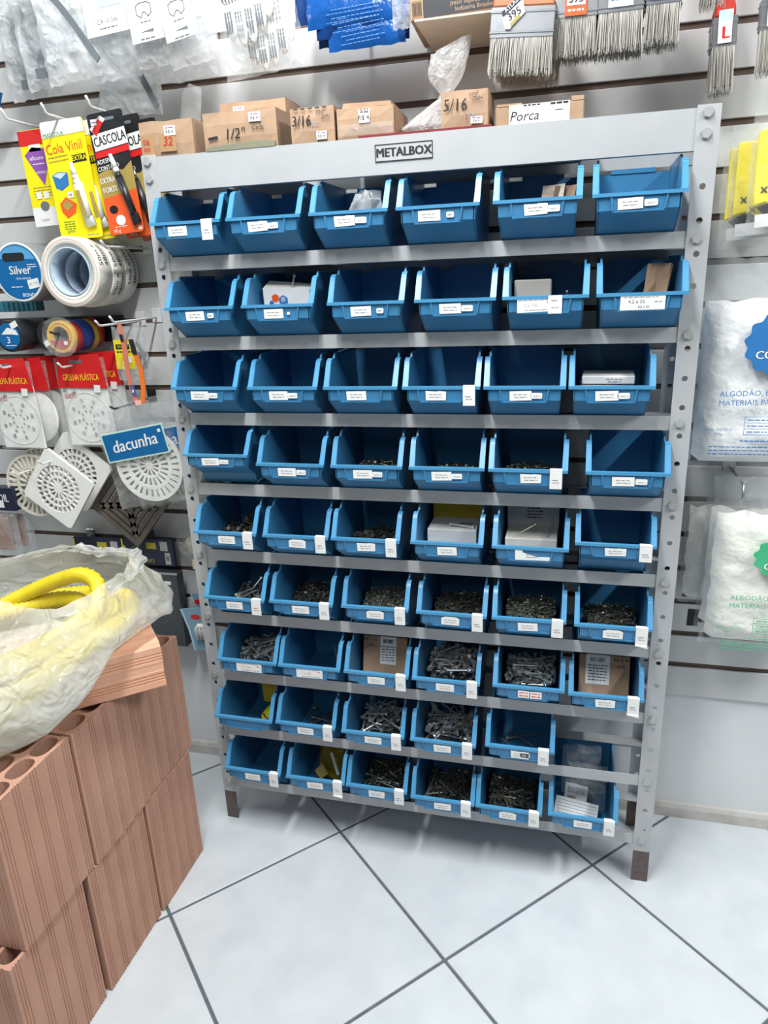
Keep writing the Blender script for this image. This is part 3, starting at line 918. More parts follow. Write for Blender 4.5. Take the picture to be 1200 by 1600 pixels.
# yellow packets
t = inbin((8, 1), 'yellow_packet', 'yellow packet with black stripes in the leftmost eighth row bin', 'packet', 0.028, 0.017, 0.004)
mb = MB(); mb.prism([(-0.014, 0), (0.022, 0), (0.026, 0.055), (0.006, 0.062), (-0.012, 0.05)], 0.0, 0.04); mb.build('packet', M_YEL, t)
mb = MB(); mb.prism([(-0.03, 0.05), (0.03, 0.045), (0.035, 0.12), (-0.034, 0.13)], 0.06, 0.066); mb.build('header', mat('dull_yellow_card', (206, 176, 40), 0.6), t)
mb = MB(); mb.use(M_BLACK)
for i in range(4): mb.rect(-0.004 + i * 0.008, 0.05 - (i % 2) * 0.01, 0.004, 0.012, -0.0002, 0.0005, 0.4)
mb.use(M_PAPER).rect(0.012, 0.035, 0.016, 0.02, -0.0002, 0.0005); mb.build('print', M_BLACK, t)
t = inbin((9, 2), 'screw_packet', 'yellowish clear packet of screws in the second bottom row bin', 'packet', 0.004, 0.022, 0.012, (R(-18), 0, R(-8)))
mb = MB(); pouch(mb, 0.09, 0.13, 0.05, 11, 8, 10, 0.01); o = mb.build('film', F_YELPK, t); o.location = (0, 0.035, 0.135)
mb = MB(); mb.prism([(-0.04, 0.03), (-0.02, 0.055), (-0.002, 0.03), (-0.02, 0.012)], 0.0, 0.004); mb.build('label', M_GOLD, t)
mb = MB(); mb.add([(0.0, 0.0, 0.085), (0.006, 0.0, 0.087), (0.03, 0.0, 0.035), (0.024, 0.0, 0.032), (0.0, 0.004, 0.085), (0.006, 0.004, 0.087), (0.03, 0.004, 0.035), (0.024, 0.004, 0.032)], [(0, 1, 2, 3), (4, 5, 6, 7), (0, 1, 5, 4), (2, 3, 7, 6)]); mb.build('seam', M_PAPER, t)
# clear packets in the bottom right bin
M_HW = mat('hardware_grey', (150, 152, 150), 0.35, metal=0.5, vary=0.3, scale=60)
for i, (dx, dy, dz, rx, rz, w, h, lb) in enumerate(((0.0, 0.118, 0.016, -12, 4, 0.092, 0.125, 'clear packet with a moulded tray at back of the bottom bin'), (0.008, 0.07, 0.016, -20, -5, 0.092, 0.105, 'clear packet of small metal parts in the bottom right bin'))):
    t = inbin((9, 6), 'clear_packet', lb, 'packet', dx, dy, dz, (R(rx), 0, R(rz)), 'clear packets in the bottom right bin')
    mb = MB(); pouch(mb, w, h, 0.03, 20 + i, 9, 10, 0.012, 0.006); o = mb.build('film', F_CLEAR, t); o.location = (0, 0, h)
    mb = MB()
    if i == 0: mb.prism(rounded(0.05, 0.03, 0.006, 0.012, 0.06), -0.012, -0.004); mb.use(M_BLACKP); mb.rect(0.0, 0.062, 0.014, 0.01, -0.0125); mb.rect(0.02, 0.058, 0.014, 0.01, -0.0125); mb.mats[0] = M_HW
    else:
        for k in range(26):
            a = random.uniform(-0.03, 0.04); b = random.uniform(0.03, 0.09); mb.box(a, a + 0.01, -0.008, -0.002, b, b + 0.004)
    mb.build('metal_parts', M_HW, t)
t = inbin((9, 6), 'paper_slip', 'white printed paper slip with barcode in the bottom right bin', 'paper', -0.016, 0.045, 0.03, (R(-30), 0, R(-10)))
mb = MB(); mb.use(M_PAPER).box(-0.026, 0.026, 0, 0.001, 0, 0.055); mb.use(M_INK)
for k in range(9): mb.rect(-0.018 + k * 0.0022, 0.022, 0.0011, 0.01, -0.0002, 0.0003)
for k in range(3): mb.dashes(0, 0.046 - k * 0.005, 0.04, -0.0002, 0.0012, k + 60)
mb.build('slip', M_PAPER, t)
t = inbin((9, 6), 'paper_slip', 'long folded white leaflet with ruled lines in the bottom right bin', 'paper', -0.014, 0.015, 0.022, (R(-38), R(9), 0))
mb = MB(); mb.use(M_PAPER).box(-0.05, 0.048, 0, 0.006, 0, 0.045); mb.use(M_INKG)
for k in range(5): mb.rect(0.0, 0.038 - k * 0.007, 0.088, 0.0012, -0.0002, 0.0003)
mb.build('leaflet', M_PAPER, t)

# ------------------------------------------------------------------ boxes on top of the rack
ZT = 1.5965
def price(mb, x, z, y, w=0.024, h=0.018, roll=0.0, seed=1):
    mb.use(M_PAPER).rect(x, z, w, h, y, 0.0005, roll)
    mb.use(M_PURPLE).dashes(x, z + h * 0.28, w * 0.7, y - 0.0006, 0.0012, seed)
    mb.use(M_INK).text('R$ 4,', h * 0.5, x, y - 0.0006, z - h * 0.14, roll, bold=0.02)
def rackbox(label, x0, x1, y0, y1, h, m, rz=0.0, skew=0.0, z=ZT):
    t = thing('cardboard_box', label, 'box', ((x0 + x1) / 2, y0, z), (0, 0, R(rz)), 'worn boxes on top of the rack')
    w = x1 - x0; d = y1 - y0
    rnd = random.Random(int(x0 * 1000))
    mb = MB()
    n = 5
    def q(u, v, f):
        bul = 0.004 * math.sin(u * PI) * math.sin(v * PI)
        return ((u - 0.5) * (w - skew * v * 0.02), (-bul if f == 0 else d + bul), v * h + 0.003 * noise.noise((u * 3, f, x0 * 9)) * v)
    mb.grid(n, 4, lambda u, v: q(u, v, 0)); mb.grid(n, 4, lambda u, v: q(u, v, 1))
    for e in (0, 1):
        mb.grid(4, 4, lambda u, v: tuple(Vector(q(e, v, 0)).lerp(Vector(q(e, v, 1)), u)))
    mb.grid(n, 4, lambda u, v: tuple(Vector(q(u, 1, 0)).lerp(Vector(q(u, 1, 1)), v) + Vector((0, 0, 0.002 * noise.noise((u * 5, v * 5, 2))))))
    mb.grid(n, 2, lambda u, v: tuple(Vector(q(u, 0, 0)).lerp(Vector(q(u, 0, 1)), v)))
    mb.build('carton', m, t)
    return t, w, h
t, w, h = rackbox('worn taped carton marked 32 in red at left rack end', -0.016, 0.099, 0.006, 0.13, 0.062, M_CARD)
mb = MB(); mb.use(M_INKR).text('32', 0.021, 0.004, -0.0055, 0.024, bold=0.02, shear=0.2); mb.text('06', 0.014, -0.043, -0.0045, 0.026, bold=0.02); mb.text('cm', 0.012, -0.043, -0.0045, 0.014, bold=0.02)
price(mb, 0.011, 0.043, -0.005, 0.024, 0.017); mb.build('markings', M_INKR, t)
mb = MB(); mb.use(M_TAPE).rect(0.004, 0.022, 0.036, 0.03, -0.0043, 0.0004); mb.rect(-0.04, 0.02, 0.028, 0.034, -0.003, 0.0004); mb.build('tape_patch', mat('dull_tape', (196, 160, 122), 0.25), t)
mb = MB(); mb.prism([(0.0, 0.062), (0.045, 0.062), (0.055, 0.125), (0.03, 0.135), (0.012, 0.12)], 0.06, 0.0615); mb.build('plastic_flap', F_CLEARER, t)
t, w, h = rackbox('wide worn carton marked 1/2 and cada on top of the rack', 0.122, 0.272, 0.006, 0.085, 0.066, M_CARD)
mb = MB(); mb.use(M_INK).text('1/2"', 0.026, -0.010, -0.0055, 0.026, bold=0.01, shear=0.15); mb.text('Cada', 0.012, 0.038, -0.0055, 0.034, bold=0.012, shear=0.2); mb.rect(-0.055, 0.022, 0.02, 0.005, -0.0043, 0.0005, 0.1)
price(mb, 0.034, 0.052, -0.005, 0.024, 0.016); mb.build('markings', M_INK, t)
mb = MB(); mb.prism([(-0.072, 0.0), (0.07, 0.0), (0.072, 0.009), (0.03, 0.012), (-0.07, 0.007)], -0.0048, -0.002); mb.build('torn_edge', mat('grey_green_cardboard', (128, 128, 108), 0.8), t)
t, w, h = rackbox('worn carton behind the one marked 1/2, standing slightly taller', 0.122, 0.262, 0.0875, 0.17, 0.098, M_CARD, z=ZT)
mb = MB(); price(mb, -0.028, 0.082, -0.004, 0.024, 0.016); mb.build('price_tag', M_PAPER, t)
t, w, h = rackbox('small carton marked 3/16 in black on top of the rack', 0.300, 0.385, 0.006, 0.11, 0.058, M_CARD)
mb = MB(); mb.use(M_INK).text('3/16', 0.024, -0.02, -0.0055, 0.036, 0.0, sx=0.9, bold=0.02, shear=0.1); mb.text('cod', 0.010, 0.016, -0.0055, 0.049, bold=0.01, shear=0.3); mb.text('2591', 0.009, 0.027, -0.0055, 0.040, bold=0.01, shear=0.3)
mb.use(M_INKG).text('22C', 0.011, 0.008, -0.0055, 0.030)
for k in range(5): mb.use(M_INK).rect(-0.03 + k * 0.014, 0.0562, 0.008, 0.002, -0.004, 0.0005)
price(mb, 0.018, 0.011, -0.004, 0.02, 0.014); mb.build('markings', M_INK, t)
t, w, h = rackbox('low carton wrapped in clear tape on top of the rack', 0.389, 0.496, 0.01, 0.13, 0.052, M_CARD)
mb = MB(); mb.use(M_INK).text('3/32', 0.009, 0.0, -0.0062, 0.044, bold=0.01); price(mb, 0.0, 0.036, -0.005, 0.021, 0.022); mb.build('markings', M_INK, t)
mb = MB(); mb.prism([(-0.05, 0.052), (0.046, 0.052), (0.044, 0.062), (-0.046, 0.064)], 0.02, 0.1); mb.build('loose_flap', M_CARD, t)
mb = MB(); mb.box(-0.052, 0.052, -0.0052, -0.0046, 0.006, 0.024); mb.build('clear_tape', F_CLEARER, t)
t, w, h = rackbox('carton marked 5/16 standing on a dark red folder', 0.582, 0.665, 0.012, 0.12, 0.058, M_CARD, z=ZT + 0.0045)
mb = MB(); mb.use(M_INK).text('5/16', 0.027, -0.016, -0.0055, 0.034, 0.0, sx=0.9, bold=0.012, shear=0.1); mb.text('cod', 0.010, 0.016, -0.0055, 0.050, bold=0.01, shear=0.3); mb.text('254+', 0.009, 0.023, -0.0055, 0.042, bold=0.01, shear=0.3)
mb.use(M_INKG).text('116', 0.014, 0.010, -0.0055, 0.018, bold=0.01); price(mb, 0.022, 0.009, -0.004, 0.021, 0.011); mb.build('markings', M_INK, t)
mb = MB(); mb.box(0.43, 0.672, 0.0045, 0.165, ZT, ZT + 0.004); o = mb.build('red_folder', mat('dark_red_card', (120, 34, 44), 0.5)); tag(o, 'thin dark red folder lying under boxes on the rack top', 'folder')
# Porca box sits lower, across the two top beams
t = thing('cardboard_box', 'large carton marked Porca on white paper, sunk into the rack top', 'box', (0.752, 0.03, 1.546), (0, 0, 0), 'worn boxes on top of the rack')
mb = MB(); mb.box(-0.076, 0.076, 0, 0.125, 0, 0.084); mb.build('carton', M_CARD, t, bevel=0.002)
mb = MB(); mb.use(M_PAPER).rect(0.0, 0.052, 0.104, 0.066, -0.0002, 0.0008); mb.use(M_INK).text('Porca', 0.022, -0.026, -0.0012, 0.066, bold=0.004, shear=0.25); mb.dashes(-0.012, 0.083, 0.03, -0.0011, 0.002, 4); mb.dashes(0.034, 0.0825, 0.03, -0.0011, 0.003, 5); mb.rect(0.034, 0.072, 0.014, 0.001, -0.0011, 0.0003); mb.build('paper_label', M_PAPER, t)
mb = MB(); mb.box(-0.074, -0.03, 0.0, 0.004, 0.084, 0.088); mb.build('torn_edge', M_CARD, t)
mb = MB(); mb.box(0.054, 0.075, 0.0, 0.006, 0.084, 0.091); mb.build('torn_edge', M_CARD, t)
# white plastic bag of screws
t = thing('plastic_bag', 'tied white translucent bag of hardware between two cartons on the rack', 'bag', (0.535, 0.045, ZT + 0.0045))
mb = MB(); mb.smooth = True
def fn(u, v):
    a = u * 2 * PI
    if v < 0.5:
        q = v / 0.5
        rx = 0.054 * min(1, q * 5) * (1 - q) ** 0.8 + 0.007; z = 0.064 * q ** 1.1; cx = 0.046 * q; ry = rx * 0.7
    else:
        q = (v - 0.5) / 0.5
        rx = 0.007 + 0.031 * math.sin(min(1, q * 1.6) * PI / 2) - 0.004 * q; ry = 0.007 + 0.008 * math.sin(q * PI); z = 0.064 + 0.082 * q; cx = 0.046 + 0.010 * q
        z += 0.012 * math.cos(a) * q
    k = 1 + 0.22 * noise.noise((math.cos(a) * 2.2, math.sin(a) * 2.2, v * 6)) + 0.08 * math.sin(a * 7 + v * 5)
    if v == 0: rx = ry = 0.001
    return (cx + rx * k * math.cos(a), 0.03 + ry * k * math.sin(a), max(0.001, z))
mb.grid(28, 20, fn, wrap=True); mb.build('film', film('white_bag_film', (244, 244, 244), clear=0.45, vary=0.18, scale=30, bump=0.5, bscale=60), t)
mb = MB()
for k in range(40):
    a, b = random.uniform(-0.035, 0.035), random.uniform(0.01, 0.04); mb.cyl((a, b, 0.006 + random.random() * 0.014), (a + random.uniform(-0.008, 0.008), b, 0.006 + random.random() * 0.014), 0.002, 5)
mb.build('hardware', M_STEELD, t)['kind'] = 'stuff'

# ------------------------------------------------------------------ clay bricks
BW, BD, BH = 0.188, 0.09, 0.293
def make_brick():
    mb = MB()
    hx, hy = BD / 2, BW / 2
    def side(L, groups):
        pts = []
        for g in groups:
            for k in range(3):
                s = g + (k - 1) * 0.0062
                pts += [(s - 0.0017, -0.0002), (s - 0.0009, -0.0022), (s + 0.0009, -0.0022), (s + 0.0017, -0.0002)]
        
        gs = sorted(groups)
        for a, b in zip(gs, gs[1:]):
            m = (a + b) / 2
            if b - a > 0.03: pts += [(m - 0.009, 0.0), (m - 0.0075, -0.0008), (m + 0.0075, -0.0008), (m + 0.009, 0.0)]
        return [(-L, -0.0015), (-L + 0.002, 0)] + sorted(pts) + [(L - 0.002, 0), (L, -0.0015)]
    sy = side(hy, (-0.081, -0.041, 0.0, 0.041, 0.081)); sx = side(hx, (-0.022, 0.022))
    outl, inn = [], []
    ins = 0.004
    cl_ = lambda v, m: max(-m, min(m, v))
    for s, d in sy[:-1]: outl.append((hx + d, s)); inn.append((hx - ins, cl_(s, hy - ins)))
    for s, d in sx[:-1]: outl.append((-s, hy + d)); inn.append((cl_(-s, hx - ins), hy - ins))
    for s, d in sy[:-1]: outl.append((-hx - d, -s)); inn.append((-hx + ins, cl_(-s, hy - ins)))
    for s, d in sx[:-1]: outl.append((s, -hy - d)); inn.append((cl_(s, hx - ins), -hy + ins))
    n = len(outl)
    NZ = 4
    vs = []
    for kz in range(NZ + 1):
        z = BH * kz / NZ
        for i, (x, y) in enumerate(outl):
            jz = 0.0014 * noise.noise((x * 80, y * 80, kz)) if kz in (0, NZ) else 0
            vs.append((x, y, z + jz))
    fs = []
    for kz in range(NZ):
        for i in range(n): fs.append((kz * n + i, kz * n + (i + 1) % n, (kz + 1) * n + (i + 1) % n, (kz + 1) * n + i))
    mb.add(vs, fs)
    for z in (0, BH):
        mb.add([(x, y, z) for x, y in outl] + [(x, y, z) for x, y in inn], [(i, (i + 1) % n, n + (i + 1) % n, n + i) for i in range(n)])
    ix, iy = hx - ins, hy - ins
    for a in range(2):
        for b in range(3):
            x0, x1 = -ix + a * ix, -ix + (a + 1) * ix
            y0, y1 = -iy + b * 2 * iy / 3, -iy + (b + 1) * 2 * iy / 3
            cx, cy = (x0 + x1) / 2, (y0 + y1) / 2
            ox, oy = (x1 - x0) / 2, (y1 - y0) / 2
            m = 16
            hole, rim = [], []
            for k in range(m):
                t = 2 * PI * (k + 0.5) / m
                c, s_ = math.cos(t), math.sin(t)
                e = 0.75
                hole.append((cx + (ox - 0.0035) * math.copysign(abs(c) ** e, c), cy + (oy - 0.003) * math.copysign(abs(s_) ** e, s_)))
                q = max(abs(c), abs(s_)); rim.append((cx + ox * c / q, cy + oy * s_ / q))
            rim2 = rim
            vs = [(x, y, BH) for x, y in hole] + [(x, y, BH) for x, y in rim2] + [(x, y, 0) for x, y in hole] + [(x, y, 0) for x, y in rim2]
            fs = []
            for k in range(m):
                j = (k + 1) % m
                fs += [(k, j, m + j, m + k), (2 * m + k, 3 * m + k, 3 * m + j, 2 * m + j), (k, 2 * m + k, 2 * m + j, j)]
            mb.add(vs, fs)
            for ax, ay in ((x0, y0), (x1, y0), (x1, y1), (x0, y1)):
                near = sorted(rim, key=lambda q: (q[0] - ax) ** 2 + (q[1] - ay) ** 2)[:2]
                for z in (0, BH): mb.add([(ax, ay, z), (*near[0], z), (*near[1], z)], [(0, 1, 2)])
    return mb.build('clay_brick', M_CLAY)
brick0 = make_brick()
fresh = True
BL = {(0, 0): 'brick in the lower course, nearest the rack', (0, 1): 'middle brick of the lower course', (0, 2): 'lower course brick nearest the camera',
      (1, 0): 'brick in the upper course, nearest the rack', (1, 1): 'middle brick of the upper course', (1, 2): 'upper course brick nearest the camera'}
for colx in range(2):
    for (lv, i), lb in BL.items():
        y = (-0.216, -0.412, -0.612)[i] if lv == 0 else (-0.193, -0.384, -0.577)[i]
        x = -0.025 - BD / 2 - colx * (BD + 0.005) + random.uniform(-0.0015, 0.0015) - (0.004 if lv == 0 and i == 2 else 0) - (0.003 if (lv, i) == (1, 0) else 0)
        if fresh: o = brick0; fresh = False
        else: o = brick0.copy(); COL.objects.link(o)
        o.location = (x, y, lv * (BH + 0.003) + 0.0015)
        o.rotation_euler = (0, 0, R(random.choice((0, 180)) + random.uniform(-0.4, 0.4)))
        tag(o, 'terracotta hollow clay ' + lb + (', front column' if colx == 0 else ', rear column'), 'brick', 'stacked hollow clay bricks')
lb_ = brick0.copy(); lb_.data = brick0.data.copy(); lb_.data.materials[0] = M_CLAY2; COL.objects.link(lb_)
ax_ = Vector((-0.75, -0.66, 0)).normalized()
yx = ax_.cross(Vector((0, 0, 1)))
lb_.matrix_world = Matrix(((0, yx.x, ax_.x, 0.063 + yx.x * 0.094), (0, yx.y, ax_.y, -0.297 + yx.y * 0.094), (1, 0, 0, 0.5915 + 0.046), (0, 0, 0, 1)))
tag(lb_, 'pale hollow clay brick lying flat on the stack under the plastic bag', 'brick', 'stacked hollow clay bricks')

# ------------------------------------------------------------------ bag of corrugated hose on the bricks
BCX, BCY = 0.225, 0.385
bag = thing('hose_bag', 'crumpled milky plastic bag of yellow corrugated hose lying on the bricks', 'bag', (-BCX, -BCY, 0.595))
inv = lb_.matrix_world.inverted()
def lift(x, y):
    q = inv @ Vector((x, y, 0.64))
    dx_ = max(0, abs(q.y) - BW / 2 - 0.014); dy_ = max(0, -0.014 - q.z, q.z - BH - 0.014)
    d = min(1, math.hypot(dx_, dy_) / 0.09)
    return 1 - d * d * (3 - 2 * d)
def over_brick(x, y):
    q = inv @ Vector((x, y, 0.64)); return abs(q.y) < BW / 2 + 0.012 and -0.012 < q.z < BH + 0.012
ROTB = R(-21)
def bagpt(u, v, out=0.0):
    a = u * 2 * PI
    ca_, sa_ = math.cos(a), math.sin(a)
    # v: 0 bottom centre .. 1 rim
    if v < 0.3: rr, z = v / 0.3 * 0.86, 0.012 * (v / 0.3) ** 3
    else:
        s = (v - 0.3) / 0.7
        ang = -0.75 + s * 2.05
        rr = 0.60 + 0.40 * math.cos(ang)
        z = 0.012 + 0.195 * (math.sin(ang) + 0.68) / 1.65
    e = 0.82
    x = (0.235 + out) * rr * math.copysign(abs(ca_) ** e, ca_)
    y = (0.325 + out) * rr * math.copysign(abs(sa_) ** e, sa_)
    # shear the rim back
    k = max(0, v - 0.55) / 0.45
    fr_ = max(0.0, -sa_)
    x -= 0.02 * k; y += 0.045 * k + 0.11 * k * fr_; z += 0.082 * k * fr_ - 0.016 * k * max(0.0, sa_)
    z += 0.02 * k * sa_
    nz = noise.noise((x * 7, y * 7, z * 9 + 4)); n2 = noise.noise((x * 19, y * 19, z * 19))
    amp = min(1, v * 2.5)
    n3 = 1 - 2 * abs(noise.noise((x * 15 + 3, y * 15, z * 22 + 9)))
    f = 1 + amp * (0.06 * nz + 0.03 * n2 + 0.022 * n3)
    x *= f; y *= f; z = z * (1 + amp * 0.07 * nz)
    X = x * math.cos(ROTB) - y * math.sin(ROTB) - BCX
    Y = x * math.sin(ROTB) + y * math.cos(ROTB) - BCY
    Z = 0.598 + z
    lf = lift(X, Y)
    Z = max(Z, 0.598 + 0.098 * lf + (1 - 0.6 * lf) * z)
    return (X + BCX, Y + BCY, Z - 0.595)
mb = MB(); mb.smooth = True
NU = 110
def fnb(u, v):
    p = bagpt(u, v)
    if v > 0.999: return (p[0], p[1], p[2] + 0.012 * noise.noise((u * 40, 3, 1)))
    return p
mb.grid(NU, 46, fnb, wrap=True)
# ragged mouth standing up at the back
def fnr(u, v):
    uu = -0.02 + u * 0.55
    p = Vector(bagpt(uu % 1.0, 0.97))
    w = math.sin(u * PI) ** 0.6
    return (p.x + 0.012 * noise.noise((u * 22, v * 3, 5)) + 0.02 * v, p.y + 0.012 * noise.noise((u * 25, v * 3, 8)) + 0.02 * v, p.z + w * (0.012 * v + v * 0.012 * noise.noise((u * 30, 1, 2))) - 0.012)
mb.grid(60, 6, fnr)
mb.build('film', F_MILK, bag)
def coil(pts, r, name, parent, m, n=10):
    # resample a closed or open path finely and corrugate it
    P = [Vector(p) for p in pts]
    out = []
    for a, b in zip(P, P[1:]):
        k = max(1, int((b - a).length / 0.0045))
        for i in range(k): out.append(a.lerp(b, i / k))
    mb = MB(); mb.smooth = True
    mb.tube(out, r, n, rf=lambda i: r * (1.08 if i % 2 else 0.90))
    return mb.build(name, m, parent)
for k in range(6):
    pts = []
    sc = (0.80, 0.95, 0.93, 0.70, 0.76, 0.6)[k]
    z = 0.042 + (0.0, 0.018, 0.042, 0.05, 0.072, 0.085)[k]
    for i in range(61):
        a = i / 60 * 2 * PI + k * 0.7
        x, y = 0.196 * sc * math.cos(a) + 0.004, 0.285 * sc * math.sin(a) - 0.008
        X, Y = x * math.cos(ROTB) - y * math.sin(ROTB), x * math.sin(ROTB) + y * math.cos(ROTB)
        zz = z + 0.012 * math.sin(a * 2 + k)
        lf = lift(X - BCX, Y - BCY); zz = max(zz, zz * (1 - 0.75 * lf) + 0.105 * lf)
        pts.append((X, Y, zz))
    coil(pts, 0.0165, 'hose_coil', bag, M_YELH)
pts = []
for q in ((-0.30, -0.02, 0.05), (-0.22, 0.06, 0.095), (-0.10, 0.125, 0.150), (-0.01, 0.138, 0.188), (0.055, 0.135, 0.206), (0.098, 0.120, 0.192), (0.112, 0.08, 0.15), (0.10, 0.03, 0.12)): pts.append(Vector(q) + Vector((0.045, 0.0, 0.0)))
sm = []
for i in range(len(pts) - 1):
    p0, p1, p2_, p3 = pts[max(0, i - 1)], pts[i], pts[i + 1], pts[min(len(pts) - 1, i + 2)]
    for j in range(8):
        t_ = j / 8
        sm.append(0.5 * ((2 * p1) + (p2_ - p0) * t_ + (2 * p0 - 5 * p1 + 4 * p2_ - p3) * t_ ** 2 + (3 * p1 - p0 - 3 * p2_ + p3) * t_ ** 3))
o = coil(sm, 0.0155, 'hose_loop', bag, M_YELH); o['label'] = 'bright yellow hose loop rising out of the bag mouth'

# ------------------------------------------------------------------ hooks on the slatted wall
def hook(x, z, tip, label, y1=0.05, m=None, double=False):
    """a wire hook clipped into a groove, its tip turned up"""
    t = thing('wall_hook', label, 'hook', (x, WY, z), group='wire hooks on the slatted wall')
    m = m or M_HOOK
    mb = MB(); mb.box(-0.013, 0.013, -0.003, 0, -0.012, 0.022); mb.build('clip', m, t, bevel=0.001)
    L = WY - y1
    mb = MB(); mb.smooth = True
    mb.tube([(0, -0.002, 0), (0, -L * 0.5, 0), (0, -L + 0.006, 0), (0, -L, 0.003), (0, -L - 0.004, tip * 0.6), (0, -L - 0.010, tip)], 0.0026, 8)
    mb.build('wire', m, t)
    return t
G = lambda k: 0.359 + 0.0832 * k            # height of groove k
hook(-0.385, 1.712, 0.018, 'white wire hook carrying the purple and yellow glue card', 0.09)
hook(-0.268, 1.708, 0.018, 'white wire hook carrying the bright yellow glue card', 0.07)
hook(-0.160, 1.712, 0.018, 'white wire hook carrying the black and orange glue cards', 0.07)
hook(-0.170, G(13), 0.012, 'empty white wire hook to the right of the white tape rolls', 0.06)
hook(-0.215, 1.274, 0.012, 'white wire hook holding the small yellow card pack', 0.06)
hook(-0.170, 1.281, 0.014, 'white wire hook nearest the left rack post, holding the orange band', 0.05)
hook(-0.345, 1.180, 0.012, 'white wire hook through the right hand red headed pack', 0.075)
hook(-0.500, 1.182, 0.012, 'white wire hook through the left hand red headed packs', 0.06)
hook(-0.522, 0.915, 0.012, 'white wire hook holding the cream round drain cover', 0.06)
hook(-0.440, 0.945, 0.012, 'white wire hook holding the diagonal square white drain covers', 0.06)
hook(-0.215, 1.083, 0.008, 'dark wire hook holding the blue labelled drain cover bag', 0.065, M_BLACKP)
hook(-0.470, 0.690, 0.018, 'chrome wire hook on the left dark navy pack', 0.10, M_HOOKG)
hook(-0.280, 0.700, 0.018, 'chrome wire hook on the right dark navy pack', 0.12, M_HOOKG)
hook(1.165, G(7) - 0.005, -0.03, 'grey steel hook above the green printed cotton bag', 0.09, M_HOOKG)

# ------------------------------------------------------------------ glue cards
def card(name, label, cat, x, z, y, w, h, m, roll=0.0, group=None, th=0.0015, r=0.006):
    """hanging card: origin at the middle of its top edge, slot near the top"""
    t = thing(name, label, cat, (x, y, z), (0, R(roll), 0), group)
    mb = MB(); mb.prism(rounded(w, h, r, 0, -h / 2), 0, th); mb.build('card', m, t)
    mb = MB(); mb.prism(rounded(0.028, 0.006, 0.0028, 0.008, -0.014), -0.0004, 0.0); mb.build('hang_slot', M_DGREY, t)
    return t
def tube_blister(t, x0, z0, x1, z1, body, r=0.009, cap=0.035, capm=None):
    a, b = Vector((x0, -0.008, z0)), Vector((x1, -0.008, z1))
    c = a.lerp(b, 0.26); d = a.lerp(b, 0.20)
    mb = MB(); mb.smooth = True; mb.cyl(a, d, 0.0035, 12, 0.0065); mb.cyl(d, c, 0.0065, 12); mb.build('cap', capm or M_WHITEP, t)
    mb = MB(); mb.smooth = True; mb.cyl(c, a.lerp(b, 0.34), 0.006, 12, r); mb.cyl(a.lerp(b, 0.34), a.lerp(b, 0.85), r, 12, r * 0.9); 
    u = (b - a).normalized(); p = Vector((-u.z, 0, u.x)) * r * 1.25
    e0 = a.lerp(b, 0.85)
    mb.add([e0 + p * 0.8 + Vector((0, -0.004, 0)), e0 - p * 0.8 + Vector((0, -0.004, 0)), b - p, b + p, e0 + p * 0.8 + Vector((0, 0.004, 0)), e0 - p * 0.8 + Vector((0, 0.004, 0)), b - p + Vector((0, 0.001, 0)), b + p + Vector((0, 0.001, 0))], [(0, 1, 2, 3), (4, 7, 6, 5), (0, 3, 7, 4), (1, 5, 6, 2), (2, 6, 7, 3)])
    mb.build('tube', body, t)
# silicone card at far left
t = card('glue_card', 'purple and yellow glue card with red top, leftmost of the cards', 'glue', -0.352, 1.697, 0.14, 0.1, 0.2, M_YEL, -2, 'hanging glue cards')
mb = MB(); mb.use(M_RED).rect(0, -0.016, 0.1, 0.03, -0.0002); mb.use(M_PAPER).rect(0, -0.18, 0.1, 0.04, -0.0002)
mb.use(M_PURPLE).prism([(-0.042, -0.05), (-0.02, -0.035), (0.012, -0.04), (0.02, -0.06), (0.004, -0.095), (-0.004, -0.115), (-0.022, -0.085)], -0.0009, -0.0002)
mb.prism([(0.016, -0.09), (0.034, -0.085), (0.044, -0.10), (0.036, -0.13), (0.02, -0.15), (0.014, -0.12)], -0.0009, -0.0002)
mb.use(M_PAPER).rect(-0.012, -0.037, 0.03, 0.014, -0.0003); mb.text('silicone', 0.0125, -0.012, -0.0014, -0.058, bold=0.02); mb.dashes(-0.01, -0.07, 0.03, -0.0012, 0.002, 3); mb.text('MONO', 0.008, -0.006, -0.0014, -0.088, bold=0.03)
mb.use(M_GOLD); [mb.dashes(-0.012, -0.118 - 0.006 * k, 0.05, -0.0004, 0.0015, k) for k in range(4)]
mb.use(M_PAPER).rect(-0.025, -0.135, 0.014, 0.014, -0.0008); mb.rect(-0.005, -0.135, 0.014, 0.014, -0.0008); mb.use(M_INKG).text('super', 0.010, -0.02, -0.0012, -0.186, bold=0.01)
mb.use(M_DGREY).prism([(-0.015 + 0.012 * math.cos(a * PI / 5), -0.158 + 0.011 * math.sin(a * PI / 5)) for a in range(10)], -0.001, -0.0002)
mb.build('print', M_RED, t)
tube_blister(t, 0.03, -0.05, 0.036, -0.17, M_WHITEP, 0.007)
